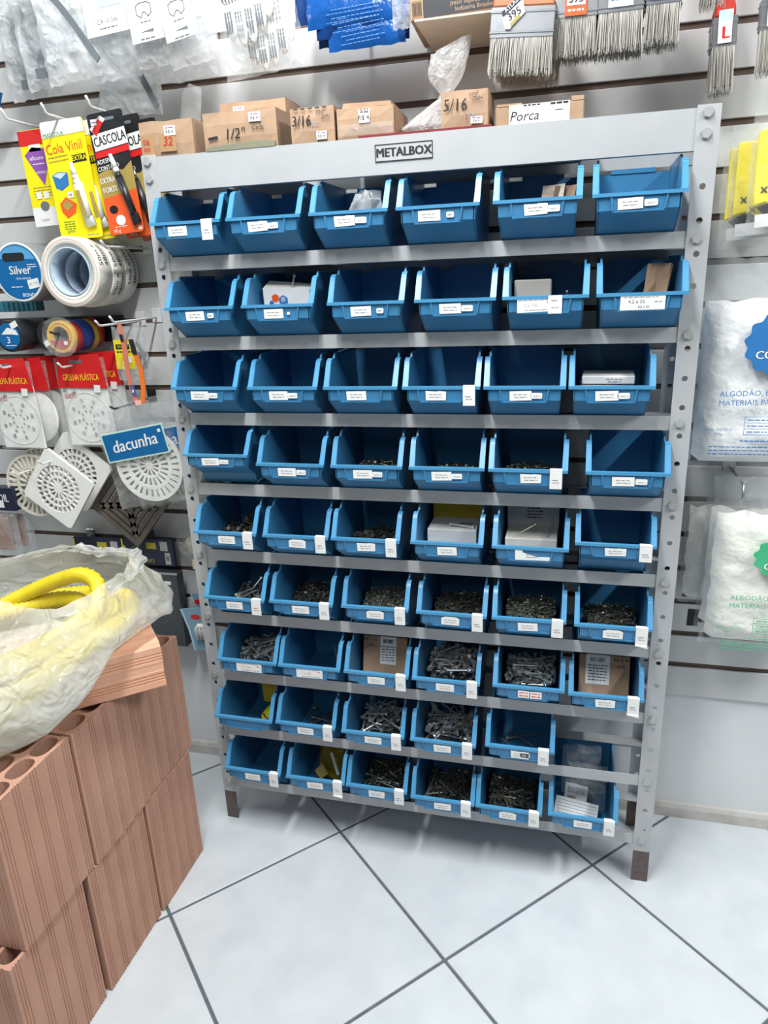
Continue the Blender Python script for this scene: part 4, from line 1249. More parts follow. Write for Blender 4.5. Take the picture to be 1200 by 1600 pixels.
# bright yellow vinyl glue cards
for i in range(2):
    lbl = ('bright yellow vinyl glue card with white tube, front of its hook', 'yellow vinyl glue card mostly hidden behind the front one')[i]
    t = card('glue_card', lbl, 'glue', -0.2665 + 0.02 * i, 1.7035 - 0.003 * i, 0.112 + 0.018 * i, 0.108, 0.241, M_YEL, -2.2, 'hanging glue cards')
    mb = MB(); mb.use(M_PAPER).prism([(-0.049, 0.0), (0.049, 0.0), (0.0535, -0.006), (0.0535, -0.028), (-0.0535, -0.032), (-0.0535, -0.006)], -0.0009, -0.0002)
    mb.use(M_GREEN).text('MASCOLA', 0.0115, -0.024, -0.0012, -0.0265, 0.04, bold=0.02)
    mb.use(M_ORANGE).text('Cola Vinil', 0.029, -0.003, -0.0008, -0.054, 0.05, sx=0.82, bold=0.012)
    mb.use(M_BLACK).rect(0.030, -0.078, 0.036, 0.015, -0.0002, 0.0007, 0.04); mb.use(M_YEL).text('EXTRA', 0.014, 0.030, -0.0013, -0.078, 0.04, sx=0.85, bold=0.03)
    mb.use(M_GOLD); mb.dashes(-0.022, -0.07, 0.05, -0.0008, 0.002, 3, 0.05); mb.dashes(-0.022, -0.078, 0.05, -0.0008, 0.002, 4, 0.05)
    mb.use(M_BLUEB).prism([(-0.046, -0.106), (-0.028, -0.100), (-0.006, -0.104), (-0.008, -0.128), (-0.028, -0.138), (-0.042, -0.132)], -0.0009, -0.0002)
    mb.use(M_PALEBLUE).prism([(-0.044, -0.107), (-0.028, -0.102), (-0.009, -0.105), (-0.026, -0.115)], -0.0015, -0.0009)
    mb.use(M_ORANGE).prism([(-0.04, -0.165), (-0.022, -0.152), (0.002, -0.168), (-0.004, -0.186), (-0.026, -0.196), (-0.038, -0.182)], -0.0009, -0.0002)
    mb.use(M_GOLD).prism([(-0.034, -0.168), (-0.022, -0.158), (-0.006, -0.17), (-0.024, -0.182)], -0.0014, -0.0009)
    mb.use(M_PAPER).rect(-0.008, -0.149, 0.014, 0.012, -0.001, 0.0005); mb.use(M_INK).text('R$', 0.007, -0.008, -0.0017, -0.149)
    mb.use(M_GREEN); [mb.dashes(-0.025, -0.203 - 0.005 * k, 0.028, -0.0004, 0.0018, k + 9) for k in range(4)]
    mb.use(M_GREEN).text('grátis', 0.009, -0.024, -0.0008, -0.223, bold=0.02); mb.use(M_INKG).dashes(0.03, -0.234, 0.03, -0.0004, 0.0018, 5)
    mb.build('print', M_PAPER, t)
    tube_blister(t, 0.012, -0.086, 0.036, -0.218, M_WHITEP, 0.010)
    mb = MB(); mb.use(M_GOLD); mb.add([(0.019, -0.0195, -0.145), (0.028, -0.0195, -0.143), (0.036, -0.019, -0.195), (0.024, -0.019, -0.198)], [(0, 1, 2, 3)]); mb.build('tube_print', M_GOLD, t)
# black and orange contact glue cards
for i in range(3):
    lbl = ('black and orange contact glue card with black tube, front of three', 'black and orange glue card, middle of the three on one hook', 'black and orange glue card, rearmost beside the rack post')[i]
    t = card('glue_card', lbl, 'glue', -0.154 + 0.024 * i, 1.7085 - 0.006 * i, 0.106 + 0.024 * i, 0.086, 0.242, M_BLACK, -4.2, 'hanging glue cards')
    mb = MB()
    mb.use(M_PAPER).prism([(-0.041, -0.028), (-0.012, -0.005), (0.0, -0.014), (-0.03, -0.042)], -0.0006, -0.0002)
    mb.use(M_RED).prism([(-0.036, -0.032), (-0.016, -0.012), (-0.006, -0.02), (-0.028, -0.044)], -0.001, -0.0006)
    mb.use(M_PAPER).rect(0.002, -0.053, 0.082, 0.032, -0.0002, 0.0007, 0.08); mb.use(M_BLACK).text('CASCOLA', 0.0265, 0.002, -0.0012, -0.053, 0.08, sx=0.66, bold=0.03)
    mb.use(M_RED).rect(0.002, -0.077, 0.083, 0.012, -0.0002, 0.0007, 0.08)
    mb.use(M_PAPER).text('ADESIVO', 0.0125, -0.018, -0.0009, -0.093, 0.08, sx=0.85, bold=0.03); mb.text('CONTATO', 0.0125, -0.014, -0.0009, -0.106, 0.08, sx=0.85, bold=0.03)
    mb.use(M_GOLD).prism([(-0.043, -0.116), (-0.02, -0.11), (0.02, -0.115), (0.043, -0.10), (0.043, -0.155), (-0.043, -0.166)], -0.0009, -0.0002)
    mb.use(M_PAPER).text('EXTRA', 0.0155, -0.022, -0.0014, -0.131, 0.05, sx=0.8, bold=0.03); mb.text('FORTE', 0.0155, -0.020, -0.0014, -0.15, 0.05, sx=0.8, bold=0.03)
    mb.use(M_ORANGE).prism([(-0.043, -0.166), (0.043, -0.155), (0.043, -0.236), (0.038, -0.2415), (-0.038, -0.2415), (-0.043, -0.236)], -0.0009, -0.0002)
    mb.use(M_BLACK).prism([(-0.022 + 0.011 * math.cos(a * PI / 4), -0.19 + 0.009 * math.sin(a * PI / 4)) for a in range(8)], -0.0013, -0.0009)
    mb.use(M_PAPER).prism([(-0.010 + 0.012 * math.cos(a * PI / 6), -0.213 + 0.011 * math.sin(a * PI / 6)) for a in range(12)], -0.0013, -0.0009)
    mb.text('50 g', 0.010, -0.024, -0.0012, -0.234, bold=0.03); mb.prism([(0.034 + 0.005 * math.cos(a * PI / 5), -0.233 + 0.005 * math.sin(a * PI / 5)) for a in range(10)], -0.0013, -0.0009); mb.dashes(-0.012, -0.226, 0.03, -0.0011, 0.0015, 3)
    if i == 0: mb.use(M_PAPER).rect(-0.028, -0.017, 0.014, 0.012, -0.0012, 0.0005, -0.06); mb.use(M_PURPLE).dashes(-0.028, -0.017, 0.01, -0.0018, 0.0016, 2)
    mb.build('print', M_PAPER, t)
    tube_blister(t, 0.0, -0.083, 0.034, -0.226, M_BLACKP, 0.0085)

# ------------------------------------------------------------------ tape rolls (axis straight out of the wall)
def roll(label, x, z, y0, y1, ro, ri, m, mc, group, face=None):
    t = thing('tape_roll', label, 'tape', (x, y0, z), group=group)
    d = y1 - y0
    mb = MB(); mb.smooth = True
    mb.lathe_y([(ri + 0.004, 0.0), (ro - 0.001, 0.0), (ro, 0.001), (ro, d - 0.001), (ro - 0.001, d), (ri + 0.004, d)], 48, closed=True); mb.build('tape', m, t)
    mb = MB(); mb.smooth = True
    mb.lathe_y([(ri, -0.0006), (ri + 0.004, -0.0006), (ri + 0.004, d + 0.0006), (ri, d + 0.0006)], 40, closed=True); mb.build('core', mc, t)
    return t
RW, RI = 0.0755, 0.049
for i in range(3):
    y0 = 0.068 + 0.0495 * i
    lbl = ('white packing tape roll, nearest of three, its blue grey core showing', 'white packing tape roll in the middle of the three', 'white packing tape roll nearest the wall, dark lettering on its edge')[i]
    t = roll(lbl, -0.272 + 0.002 * i, 1.392 - 0.003 * (i % 2), y0, y0 + 0.048, RW, RI, M_MASK, M_TAPEIN, 'white packing tape rolls')
    if i == 0:
        mb = MB(); mb.use(M_TEALB)
        mb.lathe_y([(RI + 0.010, -0.0003), (RI + 0.0108, -0.0003)], 48); mb.use(M_RED).lathe_y([(RI + 0.020, -0.0003), (RI + 0.0206, -0.0003)], 48); mb.build('printed_rings', M_TEALB, t)
    mb = MB(); mb.use(M_BLACK)
    for ln, (txt, oy, sz) in enumerate((('50m x', 0.014, 0.021), ('48mm', 0.034, 0.021))):
        vs, fs = glyphs(txt, 0.0, 0.0)
        for rot0 in ((28,) if i == 0 else (28, -22) if i == 1 else (35, -5)):
            out = []
            for vx, vy, _ in vs:
                a = R(rot0) + vx * sz / RW
                out.append(((RW + 0.0004) * math.cos(a), oy - vy * sz * 0.85, (RW + 0.0004) * math.sin(a)))
            mb.add(out, fs)
    mb.build('lettering', M_BLACK, t)
mb = MB(); mb.box(-0.0755, 0.0755, -0.004, 0, -0.02, 0.02)
# silver tape
t = roll('silver duct tape roll with a round blue label at the left edge', -0.425, 1.397, 0.09, 0.19, 0.066, 0.036, M_SILVER, M_MASK, None)
mb = MB(); mb.smooth = True; mb.lathe_y([(0.0655, -0.001), (0.0655, 0.001), (0.060, 0.001), (0.060, -0.001)], 48, closed=True); mb.build('white_edge', M_PAPER, t)
mb = MB(); mb.use(M_TEALB)
n = 40
mb.prism([(0.060 * math.cos(2 * PI * k / n), 0.060 * math.sin(2 * PI * k / n)) for k in range(n)], -0.0016, -0.0006)
mb.use(mat('sky_blue_print', (86, 158, 206), 0.4)).prism([(0.058 * math.cos(R(k)), 0.058 * math.sin(R(k))) for k in range(28, 153, 8)], -0.0019, -0.0016)
mb.use(M_BLACKP).prism(rounded(0.06, 0.018, 0.008, -0.006, 0.034), -0.0024, -0.0016)
mb.use(M_PAPER).text('Silver', 0.027, 0.006, -0.0024, 0.004, bold=0.025); mb.text('FITA ADESIVA', 0.0065, 0.012, -0.0021, -0.014, bold=0.02); mb.dashes(0.04, 0.016, 0.026, -0.002, 0.0018, 3); mb.dashes(0.04, 0.011, 0.024, -0.002, 0.0018, 5)
mb.rect(0.036, -0.026, 0.030, 0.020, -0.0018, 0.0006, 0.15); mb.use(M_INKG).text('R$ 19,8', 0.008, 0.036, -0.0026, -0.026, 0.15)
mb.use(M_PAPER).text('BOND', 0.0115, 0.018, -0.0021, -0.051, bold=0.03); mb.dashes(-0.01, -0.032, 0.03, -0.002, 0.002, 6); mb.build('label_disc', M_TEALB, t)
# teal object below
t = thing('tape_pack', 'teal ridged plastic piece hanging below the silver tape', 'tape', (-0.50, 0.15, 1.308))
mb = MB()
mb.prism([(-0.06, 0.0), (0.055, 0.0), (0.055, 0.024), (-0.06, 0.026)], 0, 0.03)
for k in range(8): mb.box(-0.056 + k * 0.014, -0.05 + k * 0.014, -0.003, 0, 0.002, 0.022)
mb.build('ridged_body', mat('teal_plastic', (70, 140, 160), 0.4), t)
# black strip behind the small tapes and electrical tapes
mb = MB(); mb.box(-0.72, -0.262, 0.214, 0.234, 1.226, 1.290); o = mb.build('hook_bar', M_BLACKP, bevel=0.002); tag(o, 'black horizontal bar on the wall behind the coloured electrical tapes', 'bar')
tp = [('yellow', M_YEL), ('red', mat('red_tape', (176, 44, 50), 0.35)), ('blue', mat('blue_tape', (34, 70, 160), 0.35)), ('second yellow', M_YEL), ('second red', mat('red_tape', (176, 44, 50), 0.35))]
y = 0.082
for i, (nm, m) in enumerate(tp):
    m2 = mat('amber_tape', (226, 178, 50), 0.35) if 'yellow' in nm else m
    d = (0.018, 0.02, 0.04, 0.02, 0.022)[i]
    t = roll('%s electrical tape roll, %s from the front on its hook' % (nm, ORD[i] if i else 'first'), -0.338, 1.250 - (i % 2) * 0.002, y, y + d - 0.001, 0.037, 0.0235, m2, M_BLACKP if i else mat('amber_tape', (226, 178, 50), 0.35), 'coloured electrical tape rolls')
    y += d + 0.001
    if i == 0:
        mb = MB(); mb.use(mat('red_tape', (176, 44, 50), 0.35)).prism([(0.028 * math.cos(R(k)), 0.028 * math.sin(R(k))) for k in range(195, 346, 10)], -0.0016, -0.0008); mb.use(M_PAPER).rect(0.014, -0.014, 0.01, 0.008, -0.0016); mb.rect(-0.038, -0.014, 0.014, 0.012, -0.0016, 0.0005, 0.5); mb.build('wrapper_print', M_RED, t)
        mb = MB(); mb.prism(rounded(0.094, 0.09, 0.04), -0.003, -0.002); mb.build('film', F_CLEARER, t)
hook(-0.338, 1.258, 0.006, 'black hook bar end carrying the coloured electrical tapes', 0.06, M_BLACKP)
t = roll('black electrical tape roll with blue and white label at left edge', -0.486, 1.254, 0.09, 0.20, 0.0375, 0.02, M_BLACKP, M_BLACKP, None)
mb = MB(); mb.use(M_TEALB).prism([(0.031 * math.cos(2 * PI * k / 24), 0.031 * math.sin(2 * PI * k / 24)) for k in range(24)], -0.0016, -0.0006); mb.use(M_PAPER).prism([(-0.02, 0.004), (0.0, 0.02), (0.022, 0.014), (0.028, 0.002), (0.008, 0.004)], -0.0021, -0.0016); mb.text('3', 0.022, -0.002, -0.0021, -0.01, bold=0.03); mb.dashes(0.004, -0.022, 0.03, -0.002, 0.002, 4); mb.rect(0.02, 0.026, 0.02, 0.014, -0.0018, 0.0006, 0.4); mb.build('label_disc', M_TEALB, t)
t = roll('second black electrical tape roll seen edge on beside the coloured tapes', -0.398, 1.250, 0.12, 0.20, 0.036, 0.02, M_BLACKP, M_BLACKP, None)

# ------------------------------------------------------------------ red headed drain cover packs
def dotted(mb, x, z, y, rad):
    for k in range(8):
        a = 2 * PI * k / 8 + 0.3
        for r_, s in ((rad * 0.3, 0.0035), (rad * 0.52, 0.0045), (rad * 0.78, 0.006)):
            mb.prism([(x + r_ * math.cos(a) + s * 0.75 * math.cos(q * PI / 4), z + r_ * math.sin(a) + s * math.sin(q * PI / 4)) for q in range(8)], y - 0.0015, y)
def drainpack(label, x, z, y, w, shape, detail, roll=0.0):
    t = thing('drain_cover_pack', label, 'drain cover', (x, y, z), (0, R(roll), 0), 'red headed drain cover packs')
    h = 0.078
    mb = MB(); mb.prism([(-w / 2 + 0.006, 0.0), (w / 2 - 0.008, 0.004), (w / 2 + 0.004, -h), (-w / 2 - 0.002, -h + 0.002)], -0.004, -0.0025); mb.build('header', M_RED, t)
    mb = MB(); mb.use(M_DGREY).prism(rounded(0.036, 0.008, 0.003, -0.008, -0.014), -0.0045, -0.004)
    if detail:
        mb.use(mat('yellow_lettering', (236, 196, 50), 0.5)).text('GRELHA PLÁSTICA', 0.0215, 0.0, -0.0044, -0.052, sx=0.56, bold=0.02)
        mb.use(M_PAPER).rect(w * 0.32, -0.079, 0.017, 0.018, -0.0045, 0.0006, -0.05)
    mb.build('print', M_DGREY, t)
    if shape == 'square':
        mb = MB(); mb.prism([(-w / 2, -h + 0.012), (w / 2, -h + 0.012), (w / 2 + 0.006, -h - 0.142), (-w / 2 + 0.004, -h - 0.142)], 0, 0.006); mb.build('cover', M_WHITEP, t, bevel=0.001)
        cz = -h - 0.072
        mb = MB(); dotted(mb, 0.002, cz, 0.0, 0.056)
        mb.lathe_y([(0.060, -0.0012), (0.062, -0.0012), (0.062, 0.0), (0.060, 0.0)], 40, (0.002, 0, cz), closed=True)
        mb.build('raised_pattern', mat('soft_white_plastic', (214, 214, 208), 0.4), t)['kind'] = 'stuff'
        if detail:
            mb = MB(); mb.use(M_RED).text('útil!', 0.022, -w * 0.31, -0.0004, -h - 0.018, 0.1, bold=0.05, shear=0.2); mb.use(M_BLACK); mb.rect(-w * 0.42, -h - 0.004, 0.01, 0.0014, -0.0004, 0.0005); mb.rect(-w * 0.42, -h - 0.008, 0.01, 0.0014, -0.0004, 0.0005); mb.text('é', 0.02, -w * 0.22, -0.0008, -h - 0.012, bold=0.03); mb.build('lettering', M_RED, t)
    else:
        mb = MB(); mb.smooth = True; mb.lathe_y([(0.001, 0.0), (0.066, 0.0), (0.068, 0.002), (0.068, 0.005), (0.001, 0.005)], 48, (0, 0, -h - 0.066)); mb.build('cover', M_WHITEP, t)
    mb = MB(); mb.box(-w / 2 - 0.004, w / 2 + 0.006, -0.0022, -0.0015, -h - 0.145, -0.004); mb.build('film', F_CLEARER, t)
drainpack('red headed square white drain cover pack, front of the left group', -0.512, 1.198, 0.095, 0.118, 'square', True)
drainpack('red headed round white drain cover, second in the left group', -0.488, 1.196, 0.125, 0.112, 'round', False)
drainpack('red headed round white drain cover, third in the left group', -0.472, 1.196, 0.155, 0.112, 'round', False)
drainpack('red headed round white drain cover, rearmost in the left group', -0.462, 1.196, 0.185, 0.118, 'round', False)
drainpack('red headed square drain cover pack, front of the right pair', -0.326, 1.203, 0.118, 0.130, 'square', True)
drainpack('red headed square drain cover pack, behind at right of the pair', -0.302, 1.206, 0.152, 0.130, 'square', True)

# ------------------------------------------------------------------ drain grates
def ringplate(mb, r0, r1, y0, y1, c=(0, 0), n=48): mb.lathe_y([(r0, y0), (r1, y0), (r1, y1), (r0, y1)], n, (c[0], 0, c[1]), closed=True)
def spokes(mb, r0, r1, n, w, y0, y1, c=(0, 0), off=0.0):
    for k in range(n):
        a = 2 * PI * k / n + off
        u = Vector((math.cos(a), math.sin(a))); p = Vector((-u.y, u.x)) * w / 2
        q = [u * r0 + p, u * r1 + p, u * r1 - p, u * r0 - p]
        mb.prism([(c[0] + v.x, c[1] + v.y) for v in q], y0, y1)
def round_grate(mb, R1, y0, y1, rings, ns, w):
    for a, b in rings: ringplate(mb, a, b, y0, y1)
    for (a, b), n, off in ns: spokes(mb, a, b, n, w, y0 + 0.0003, y1 - 0.0003, off=off)
def square_grate(label, x, z, y, half, roll, m, group):
    t = thing('drain_grate', label, 'drain grate', (x, y, z), (0, R(roll), 0), group)
    n = 64; r = half * 0.80
    mb = MB()
    circ = [(r * math.cos(2 * PI * (k + .5) / n), r * math.sin(2 * PI * (k + .5) / n)) for k in range(n)]
    sq = []
    for a, b in circ:
        q = max(abs(a), abs(b)) / half; sq.append((a / q, b / q))
    vs = [(a, 0, b) for a, b in circ] + [(a, 0, b) for a, b in sq] + [(a, 0.008, b) for a, b in circ] + [(a, 0.008, b) for a, b in sq]
    fs = []
    for k in range(n):
        j = (k + 1) % n
        fs += [(k, j, n + j, n + k), (2 * n + k, 3 * n + k, 3 * n + j, 2 * n + j), (k, 2 * n + k, 2 * n + j, j), (n + k, n + j, 3 * n + j, 3 * n + k)]
    mb.add(vs, fs)
    mb.build('frame', m, t)
    mb = MB()
    round_grate(mb, r, 0.0004, 0.0075, [(0.0005, r * 0.18), (r * 0.46, r * 0.53), (r * 0.72, r * 0.79)], [((r * .17, r * .47), 12, 0), ((r * .52, r * .73), 20, 0.1), ((r * .78, r * 1.01), 26, 0.05)], 0.0042)
    mb.build('grille', m, t)
square_grate('white square drain grate hung diagonally, front one', -0.432, 0.872, 0.092, 0.078, 37.0, M_WHITEP, 'diagonal white drain grates')
square_grate('white square drain grate hung diagonally, behind the front one', -0.404, 0.906, 0.132, 0.078, 39.0, M_WHITEP, 'diagonal white drain grates')
for i in range(2):
    t = thing('drain_grate', ('cream round drain grate with radial slots, front one at left', 'cream round drain grate hidden behind the front one at left')[i], 'drain grate', (-0.518 + 0.008 * i, 0.11 + 0.03 * i, 0.873 + 0.012 * i), group='cream round drain grates')
    mb = MB(); ringplate(mb, 0.078, 0.084, 0, 0.012); ringplate(mb, 0.046, 0.053, 0.001, 0.009); ringplate(mb, 0.001, 0.014, 0.001, 0.009); mb.build('rings', M_CREAMP, t)
    mb = MB(); spokes(mb, 0.052, 0.079, 30, 0.006, 0.001, 0.008); spokes(mb, 0.013, 0.047, 16, 0.005, 0.001, 0.008); mb.build('spokes', M_CREAMP, t)
# dark iron grate
t = thing('drain_grate', 'dark cast iron square drain grate hung diagonally under the blue label', 'drain grate', (-0.278, 0.155, 0.815), (0, R(41), 0))
mb = MB(); H = 0.083
for a in ((-H, H, -H, -H + 0.013), (-H, H, H - 0.013, H), (-H, -H + 0.013, -H + 0.013, H - 0.013), (H - 0.013, H, -H + 0.013, H - 0.013)): mb.box(a[0], a[1], 0, 0.012, a[2], a[3])
mb.build('frame', M_IRON, t)
mb = MB()
for sg in (1, -1):
    u = Vector((1, sg)).normalized(); p = Vector((-u.y, u.x)) * 0.0085
    L = 0.1
    mb.prism([tuple(u * L + p), tuple(-u * L + p), tuple(-u * L - p), tuple(u * L - p)], 0.001, 0.011)
ringplate(mb, 0.001, 0.016, 0.0, 0.011, n=24); mb.build('cross', M_IRON, t)
for k, s in enumerate((-0.060, -0.043, -0.026, 0.026, 0.043, 0.060)):
    for ori in (0, 1):
        L = abs(s) * 0.92; lo = abs(s)
        mb = MB()
        if ori == 0: mb.box(-L, L, 0.001, 0.010, s - 0.0055, s + 0.0055)
        else: mb.box(s - 0.0055, s + 0.0055, 0.001, 0.010, -L, L)
        mb.build('slat', M_IRON, t)
# bag with blue label and round white cover
def labelled_bag(label, x, z, y, roll, full):
    t = thing('drain_cover_bag', label, 'drain cover', (x, y, z), (0, R(roll), 0), 'blue labelled drain cover bags')
    mb = MB(); pouch(mb, 0.205, 0.255, 0.02, 33 if full else 34, 12, 14, 0.005, 0.005); mb.build('film', F_CLEARER if full else F_CLEAR, t)
    mb = MB(); mb.use(mat('pale_green_edge', (200, 226, 216), 0.4)).box(-0.088, 0.086, -0.0128, -0.012, -0.135, -0.063); mb.use(M_TEALB).box(-0.084, 0.082, -0.0133, -0.0126, -0.131, -0.067); mb.use(M_PAPER).text('dacunha', 0.042, -0.002, -0.0138, -0.098, 0.04, sx=0.92, bold=0.03, shear=0.15); mb.prism(rounded(0.008, 0.008, 0.002, 0.073, -0.079), -0.0138, -0.0132); mb.build('label', M_TEALB, t)
    t2 = MB()
    c = (0.012, -0.158)
    for a, b in ((0.081, 0.090), (0.052, 0.061), (0.026, 0.032), (0.001, 0.008)): ringplate(t2, a, b, -0.004, 0.003, c)
    t2.build('rings', M_WHITEP, t)
    t2 = MB(); spokes(t2, 0.060, 0.082, 30, 0.0095, -0.0036, 0.0026, c); spokes(t2, 0.031, 0.053, 22, 0.0065, -0.0036, 0.0026, c, 0.05); spokes(t2, 0.007, 0.027, 12, 0.004, -0.0036, 0.0026, c); t2.build('spokes', M_WHITEP, t)
labelled_bag('clear bag with blue label holding a round white drain cover, front', -0.192, 1.098, 0.083, -10.5, True)
labelled_bag('blue labelled drain cover bag behind the front one, by the rack post', -0.163, 1.088, 0.122, -10.5, False)
# small yellow card pack and orange band
t = thing('tool_pack', 'small clear pack with yellow card and price tag beside rack post', 'pack', (-0.188, 0.13, 1.268))
mb = MB(); pouch(mb, 0.088, 0.125, 0.02, 41, 8, 10, 0.006); mb.build('film', F_CLEAR, t)
mb = MB(); mb.use(mat('pack_yellow', (226, 206, 44), 0.4)).box(-0.036, 0.014, -0.0118, -0.011, -0.098, -0.03); mb.use(M_BLACK).rect(-0.013, -0.046, 0.036, 0.011, -0.0119, 0.0005); mb.use(mat('pack_yellow', (226, 206, 44), 0.4)).text('SCOTT', 0.0085, -0.013, -0.0126, -0.046, bold=0.02); mb.use(M_BLACK).dashes(-0.01, -0.058, 0.04, -0.012, 0.003, 4); mb.use(M_PAPER).rect(0.0, -0.076, 0.013, 0.014, -0.0119, 0.0005); mb.build('card', M_YEL, t)
mb = MB(); mb.tube([(0.02, 0, -0.04), (0.03, 0, -0.06), (0.034, 0, -0.085), (0.026, 0, -0.1), (0.018, 0, -0.085), (0.024, 0, -0.06)], 0.004, 8); mb.build('cable', M_DGREY, t)
M_ORB = mat('orange_band', (222, 112, 42), 0.4); M_PINKB = mat('salmon_band', (206, 118, 96), 0.45)
t = thing('wrist_band', 'orange and salmon hanging strap with black ends beside the rack', 'strap', (-0.166, 0.065, 1.272))
def strap(mb, pts, w):
    for a, b in zip(pts, pts[1:]):
        mb.add([(a[0] - w / 2, a[1], a[2]), (a[0] + w / 2, a[1], a[2]), (b[0] + w / 2, b[1], b[2]), (b[0] - w / 2, b[1], b[2]), (a[0] - w / 2, a[1] + 0.0015, a[2]), (a[0] + w / 2, a[1] + 0.0015, a[2]), (b[0] + w / 2, b[1] + 0.0015, b[2]), (b[0] - w / 2, b[1] + 0.0015, b[2])], [(0, 1, 2, 3), (4, 7, 6, 5), (0, 3, 7, 4), (1, 5, 6, 2)])
mb = MB(); strap(mb, [(0.0, 0, 0.006), (0.002, 0, -0.02), (0.005, 0, -0.05), (0.004, 0, -0.1), (0.008, 0, -0.145), (0.016, 0, -0.175)], 0.011); mb.build('salmon_strap', M_PINKB, t)
mb = MB(); strap(mb, [(0.022, 0.01, -0.055), (0.033, 0.008, -0.095), (0.036, 0.004, -0.14), (0.030, 0.002, -0.174)], 0.012); mb.build('orange_strap', M_ORB, t)
mb = MB(); strap(mb, [(0.001, -0.001, -0.018), (0.003, -0.001, -0.034)], 0.008); strap(mb, [(0.018, 0.009, -0.03), (0.024, 0.0085, -0.064)], 0.012); mb.build('clasp', M_BLACKP, t)
mb = MB(); mb.use(mat('strap_blue', (74, 92, 140), 0.4)); strap(mb, [(0.009, -0.001, -0.132), (0.014, -0.001, -0.158)], 0.011); mb.use(M_PAPER).rect(0.0115, -0.146, 0.004, 0.007, -0.0012, 0.0005); mb.use(mat('pink_tag', (236, 176, 176), 0.5)).prism([(0.012, -0.168), (0.028, -0.166), (0.03, -0.177), (0.014, -0.179)], -0.002, -0.001); mb.build('end_tag', M_PAPER, t)

# ------------------------------------------------------------------ lower left packs
t = thing('tool_pack', 'navy card with white lettering at the left picture edge', 'pack', (-0.626, 0.10, 0.866))
mb = MB(); mb.box(-0.05, 0.045, 0, 0.03, -0.062, 0.0); mb.build('card', M_NAVY, t)
mb = MB(); mb.use(M_PAPER).text('OIL', 0.03, 0.012, -0.0005, -0.028, sx=0.7, bold=0.02); mb.rect(0.0, -0.045, 0.02, 0.018, 0.0, 0.0006); mb.build('lettering', M_PAPER, t)
for i in range(2):
    t = thing('blister_pack', ('clear blister pack with brown metal parts at left edge', 'second clear blister pack behind the brown one at left')[i], 'pack', (-0.646 + 0.016 * i, 0.10 + 0.035 * i, 0.795), group='clear blister packs')
    mb = MB(); mb.box(-0.06, 0.052, -0.008, 0.014, -0.12, 0.0); mb.build('film', F_CLEAR, t, bevel=0.004)
    mb = MB(); mb.box(-0.05, 0.03, 0.0, 0.008, -0.105, -0.012); mb.build('metal_part', mat('brown_metal', (150, 118, 104), 0.5), t, bevel=0.003)
for i, (x, z, lb) in enumerate(((-0.414, 0.705, 'dark navy tool pack with yellow edge behind the plastic bag'), (-0.262, 0.712, 'dark navy tool pack with yellow lettering beside the iron grate'))):
    t = thing('tool_pack', lb, 'pack', (x, 0.19, z), group='dark navy tool packs')
    mb = MB(); mb.box(-0.078, 0.078, -0.006, 0.006, -0.078, 0.0); mb.build('card', M_NAVY, t, bevel=0.002)
    mb = MB(); mb.use(M_YEL); mb.box(-0.078, -0.074, -0.0066, -0.006, -0.07, -0.004); mb.use(mat('olive_print', (176, 160, 44), 0.5)).text('TECNO', 0.016, 0.01 - 0.02 * i, -0.0066, -0.064, bold=0.03); mb.rect(0.012, -0.02, 0.03, 0.018, -0.006, 0.0005); mb.use(M_LIGHTG).rect(0.05, -0.02, 0.022, 0.026, -0.006, 0.0006); mb.rect(0.058, -0.055, 0.016, 0.034, -0.006, 0.0006); mb.use(M_NAVY).text('8', 0.02, 0.058, -0.007, -0.055, bold=0.01); mb.build('print', M_YEL, t)
t = thing('display_panel', 'dark glossy boxed panel with white sticker behind the bricks', 'panel', (-0.24, 0.17, 0.40))
mb = MB(); mb.box(-0.085, 0.066, 0, 0.03, 0, 0.222); mb.build('panel', M_GLASSD, t, bevel=0.003)
mb = MB(); mb.use(M_PAPER).prism(rounded(0.019, 0.010, 0.002, 0.034, 0.192), -0.0008, 0); mb.prism(rounded(0.006, 0.006, 0.002, 0.034, 0.136), -0.0008, 0); mb.use(mat('dim_blue_print', (84, 96, 118), 0.4)).lathe_y([(0.028, -0.0006), (0.03, -0.0006)], 30, (0.0, 0, 0.10)); mb.build('sticker', M_PAPER, t)
mb = MB(); mb.box(-0.085, 0.066, -0.002, 0.0, 0.217, 0.223); mb.build('metal_edge', M_HOOKG, t)
t = thing('blister_pack', 'round clear packaging with pale parts next to the rack post', 'pack', (-0.138, 0.2, 0.70))
mb = MB(); mb.smooth = True; mb.lathe_y([(0.001, -0.016), (0.034, -0.014), (0.042, -0.004), (0.042, 0.012)], 30); mb.build('film', F_CLEAR, t)
mb = MB(); mb.cyl((0, -0.004, 0.004), (0, 0.008, 0.004), 0.014, 14); mb.box(-0.006, 0.006, -0.003, 0.006, -0.03, 0.0); mb.box(0.0, 0.034, -0.008, 0.004, -0.072, -0.045); mb.build('pale_part', mat('pale_yellow_plastic', (208, 198, 160), 0.5), t)
